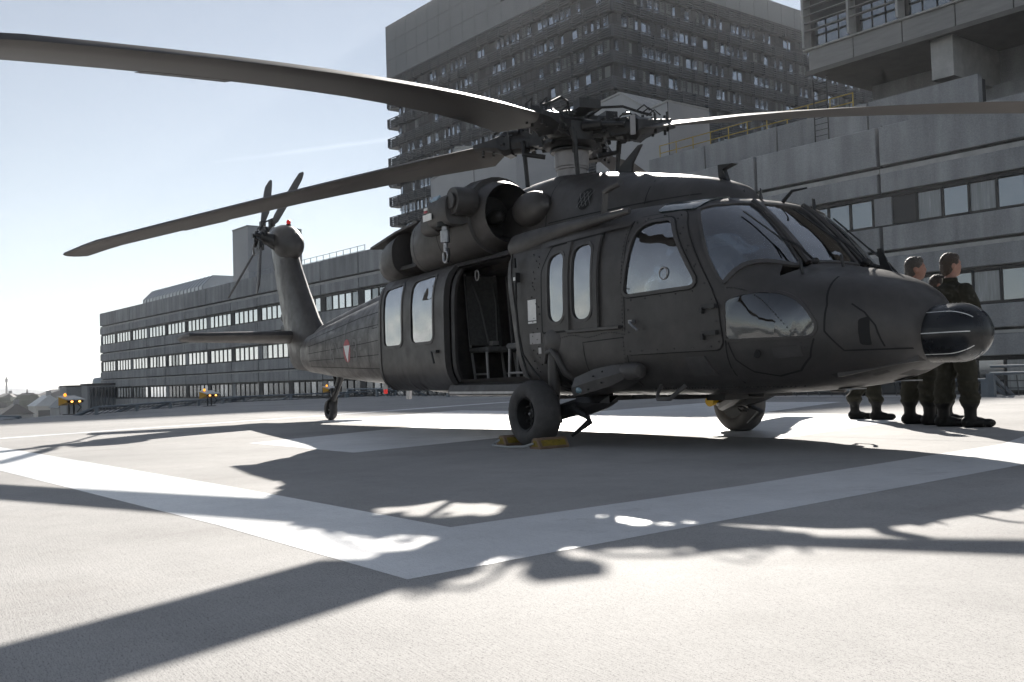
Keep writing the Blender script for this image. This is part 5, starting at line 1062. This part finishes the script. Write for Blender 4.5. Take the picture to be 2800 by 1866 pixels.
q = B(119.45, 1.6, 9.92); person(q, R(-60), 1.70, 'fair-haired onlooker peeping over the parapet left of the joint', 0, cloth=mat('grey_clothing', (.18, .18, .17), .8), hair=('fair', (.22, .15, .09)), arms='fold', bloused=False, group='onlookers on the terrace')
# ================================================================== SKYLINE
ROOFD = mat('roof_tile_dark', (.09, .085, .085), .85, var=.2, scale=.2); ROOFL = mat('roof_metal_pale', (.45, .47, .48), .45, metal=.3, var=.15, scale=.1); WALLP = mat('plaster_pale', (.40, .39, .37), .85, var=.15, scale=.1); WALLG = mat('plaster_grey', (.27, .275, .285), .85, var=.15, scale=.1)
WD = mat('house_window', (.05, .055, .06), .15, spec=.8)
def house(name, label, x, y, wx, wy, ztop, roofh, wm, rm, rz=0, nwin=5, nrow=2):
    t = tag(empty(name, (x, y, -32), rz), label, 'house', 'city roofs on the skyline'); e = ztop-roofh+32
    MB().bbox((-wx/2, -wy/2, 0), (wx/2, wy/2, e)).build('wall', wm, t, 0)
    rf = MB().loft([[Vector((-wx/2-.3, s*(wy/2+.3), e)), Vector((wx/2+.3, s*(wy/2+.3), e)), Vector((wx/2-roofh*.4, s*.1, e+roofh)), Vector((-wx/2+roofh*.4, s*.1, e+roofh))] for s in (-1, 1)]).build('roof', rm, t, 0)
    MB().bbox((wx*.2, -.5, e+roofh*.5), (wx*.2+1, .5, e+roofh+1.0)).build('chimney', WALLG, rf, 0)
    for r_ in range(nrow):
        for k in range(nwin): f_ = lerp(-wy*.42, wy*.42, (k+.5)/nwin); MB().bbox((wx/2, f_-.6, e-2.8-r_*3.6), (wx/2+.05, f_+.6, e-1.0-r_*3.6)).build('window', WD, t, 0)
house('city_house', 'pale metal-roofed city house below the skyline spire', -258, 24.3, 10, 6.5, -.3, 2.6, WALLP, ROOFL, R(4))
house('city_house', 'grey mansard city house beside the glass stair block', -197, 20.9, 8, 4.6, .4, 3.0, WALLG, mat('roof_slate', (.16, .18, .20), .6, var=.2, scale=.3), R(4))
house('city_house', 'dark roofed city house at the far left edge', -300, 15.5, 10, 7, -1.2, 2.4, WALLP, ROOFD, R(8))
house('city_house', 'low dark roofed house in front of the spire', -230, 14.8, 9, 6, -1.9, 2.2, WALLG, ROOFD, R(2))
house('city_house', 'distant broad dark roof left of the pale roof', -420, 29.5, 20, 26, 0.2, 5, WALLG, ROOFD, R(5))
house('city_house', 'distant dark ridge roof right of the spire', -380, 42, 20, 22, 1.2, 4, WALLG, ROOFD, R(5))
house('city_house', 'faint far roof right under the second mast', -700, 78, 30, 40, 0, 6, WALLG, ROOFD, R(5))
random.seed(21)
for k in range(16):   # small far houses, told apart by nothing but their place
    x = -330-random.random()*420; y = lerp(.02, .105, random.random())*abs(x)+4; wx, wy, rh = random.uniform(6, 11), random.uniform(5, 11), random.uniform(1.6, 3); zt = random.uniform(-3.2, .6)*abs(x)/480
    rm_ = random.choice((ROOFD, ROOFD, ROOFL)); t = tag(empty('city_house', (x, y, -32), random.uniform(-.5, .5)), 'small hazy city house with a %s pitched roof among the far left roofs' % ('pale' if rm_ is ROOFL else 'dark'), 'house', 'small far houses, %s roofs' % ('pale' if rm_ is ROOFL else 'dark')); e = zt-rh+32
    MB().bbox((-wx/2, -wy/2, 0), (wx/2, wy/2, e)).build('wall', random.choice((WALLP, WALLG)), t, 0)
    MB().loft([[Vector((-wx/2-.3, s_*(wy/2+.3), e)), Vector((wx/2+.3, s_*(wy/2+.3), e)), Vector((wx/2-rh*.2, s_*.1, e+rh)), Vector((-wx/2+rh*.2, s_*.1, e+rh))] for s_ in (-1, 1)]).build('roof', rm_, t, 0)
sp = tag(empty('church_spire', (-488, 43, -32)), 'thin pointed church spire on the left skyline', 'church tower')
MB().bbox((-2, -2, 0), (2, 2, 28)).build('tower', WALLG, sp, 0); MB().lathe([(1.6, 28), (.9, 30), (.08, 34.2)], (0, 0, 0), 'z', 8).build('spire', ROOFD, sp, 0)
for nm, x, y, zt, lb_ in (('radio_mast', -887, 67.8, 13, 'tall thin radio mast at the far left of the skyline'), ('crane_mast', -784, 95, 3.0, 'small distant mast above the roofs left of the wing')):
    t = tag(empty(nm, (x, y, -32)), lb_, 'mast')
    MB().tube([(0, 0, 0), (0, 0, 20+zt), (0, 0, 32+zt)], [1.0, .8, .5], 6).build('shaft', ROOFD, t); MB().tube([(0, 0, 28+zt), (0, 0, 30.5+zt)], 1.1, 8).build('platform', ROOFD, t)
ab = tag(empty('annex_block', (-141, 14.8, -32)), 'low grey annex at the left foot of the concrete wing', 'building')
MB().bbox((-3, -1.9, 0), (3, 1.6, 33.1)).build('wall', WALLG, ab, 0); MB().bbox((-3.1, -2.0, 33.12), (3.1, 1.7, 33.35)).build('coping', ROOFD, ab, 0)
gb_ = tag(empty('glass_stair_block', (-135.5, 16.3, -32)), 'dark ribbed glass stair block touching the left end of the wing', 'building')
MB().bbox((-2.6, -1.5, 0), (2.6, 2.6, 33.2)).build('core', WALLG, gb_, 0); MB().bbox((-2.7, -1.6, 33.22), (2.7, 2.6, 33.5)).build('roof', ROOFD, gb_, 0)
for k in range(9): MB().bbox((2.6, -1.2+k*.40, 26), (2.68, -.9+k*.40, 33.0)).build('glass_strip', WINGD, gb_, 0)
for nm, x, y, rad, z0, z1, lb_ in (('rooftop_tank', -158.5, 20.7, 1.25, 0, 34.6, 'squat domed tank beyond the left end of the wing'), ('rooftop_stack', -153.2, 22.3, .62, 0, 35.0, 'slim steel stack beside the left end of the wing')):
    t = tag(empty(nm, (x, y, -32)), lb_, 'tank'); MB().lathe([(rad, z0), (rad, z1-.5), (rad*.8, z1-.1), (rad*.3, z1)], (0, 0, 0), 'z', 18).build('shell', mat('tank_steel', (.36, .40, .43), .45, metal=.4), t); MB().lathe([(rad+.06, z1-1.0), (rad+.06, z1-.9)], (0, 0, 0), 'z', 18).build('ring', GALV, t)
random.seed(9)
tm = MB()
for k in range(260):
    x = -330-random.random()*500; y = 8+random.random()*90*abs(x)/500-6; s = random.uniform(3, 8); tm.ell((x, y, -6.5+random.random()*3.5), (s, s, random.uniform(2, 3.5)), 7, 5)
o = tm.build('far_treetops', mat('far_foliage', (.035, .05, .03), .9, var=.4, scale=.3), None, 0); o['kind'] = 'stuff'; tag(o, 'mass of dark distant treetops among the city roofs', 'trees')
hl = MB(); pts = []
for k in range(41): y = -900+k*75; pts.append((y, -4+10*math.sin(k*.5)+6*math.sin(k*1.3)))
hl.loft([[Vector((-3600, y, -40)), Vector((-3400, y, z)), Vector((-3900, y, z*1.6+6))] for y, z in pts], cap=False, closed=False)
o = hl.build('hills', mat('far_hill', (.12, .15, .17), .95), None, 40); o['kind'] = 'structure'

hz = MB().bbox((-4700, -4700, -33), (4700, 4700, 72)).build('haze', None, None, 0); hz.data.materials.clear(); hz['kind'] = 'stuff'
hm_ = bpy.data.materials.new('haze_air'); hm_.use_nodes = True; n = hm_.node_tree.nodes; n.remove(n['Principled BSDF']); pv = n.new('ShaderNodeVolumePrincipled'); pv.inputs['Color'].default_value = (.92, .95, 1, 1); pv.inputs['Density'].default_value = .00025; pv.inputs['Anisotropy'].default_value = .35
hm_.node_tree.links.new(pv.outputs[0], n['Material Output'].inputs['Volume']); hz.data.materials.append(hm_)
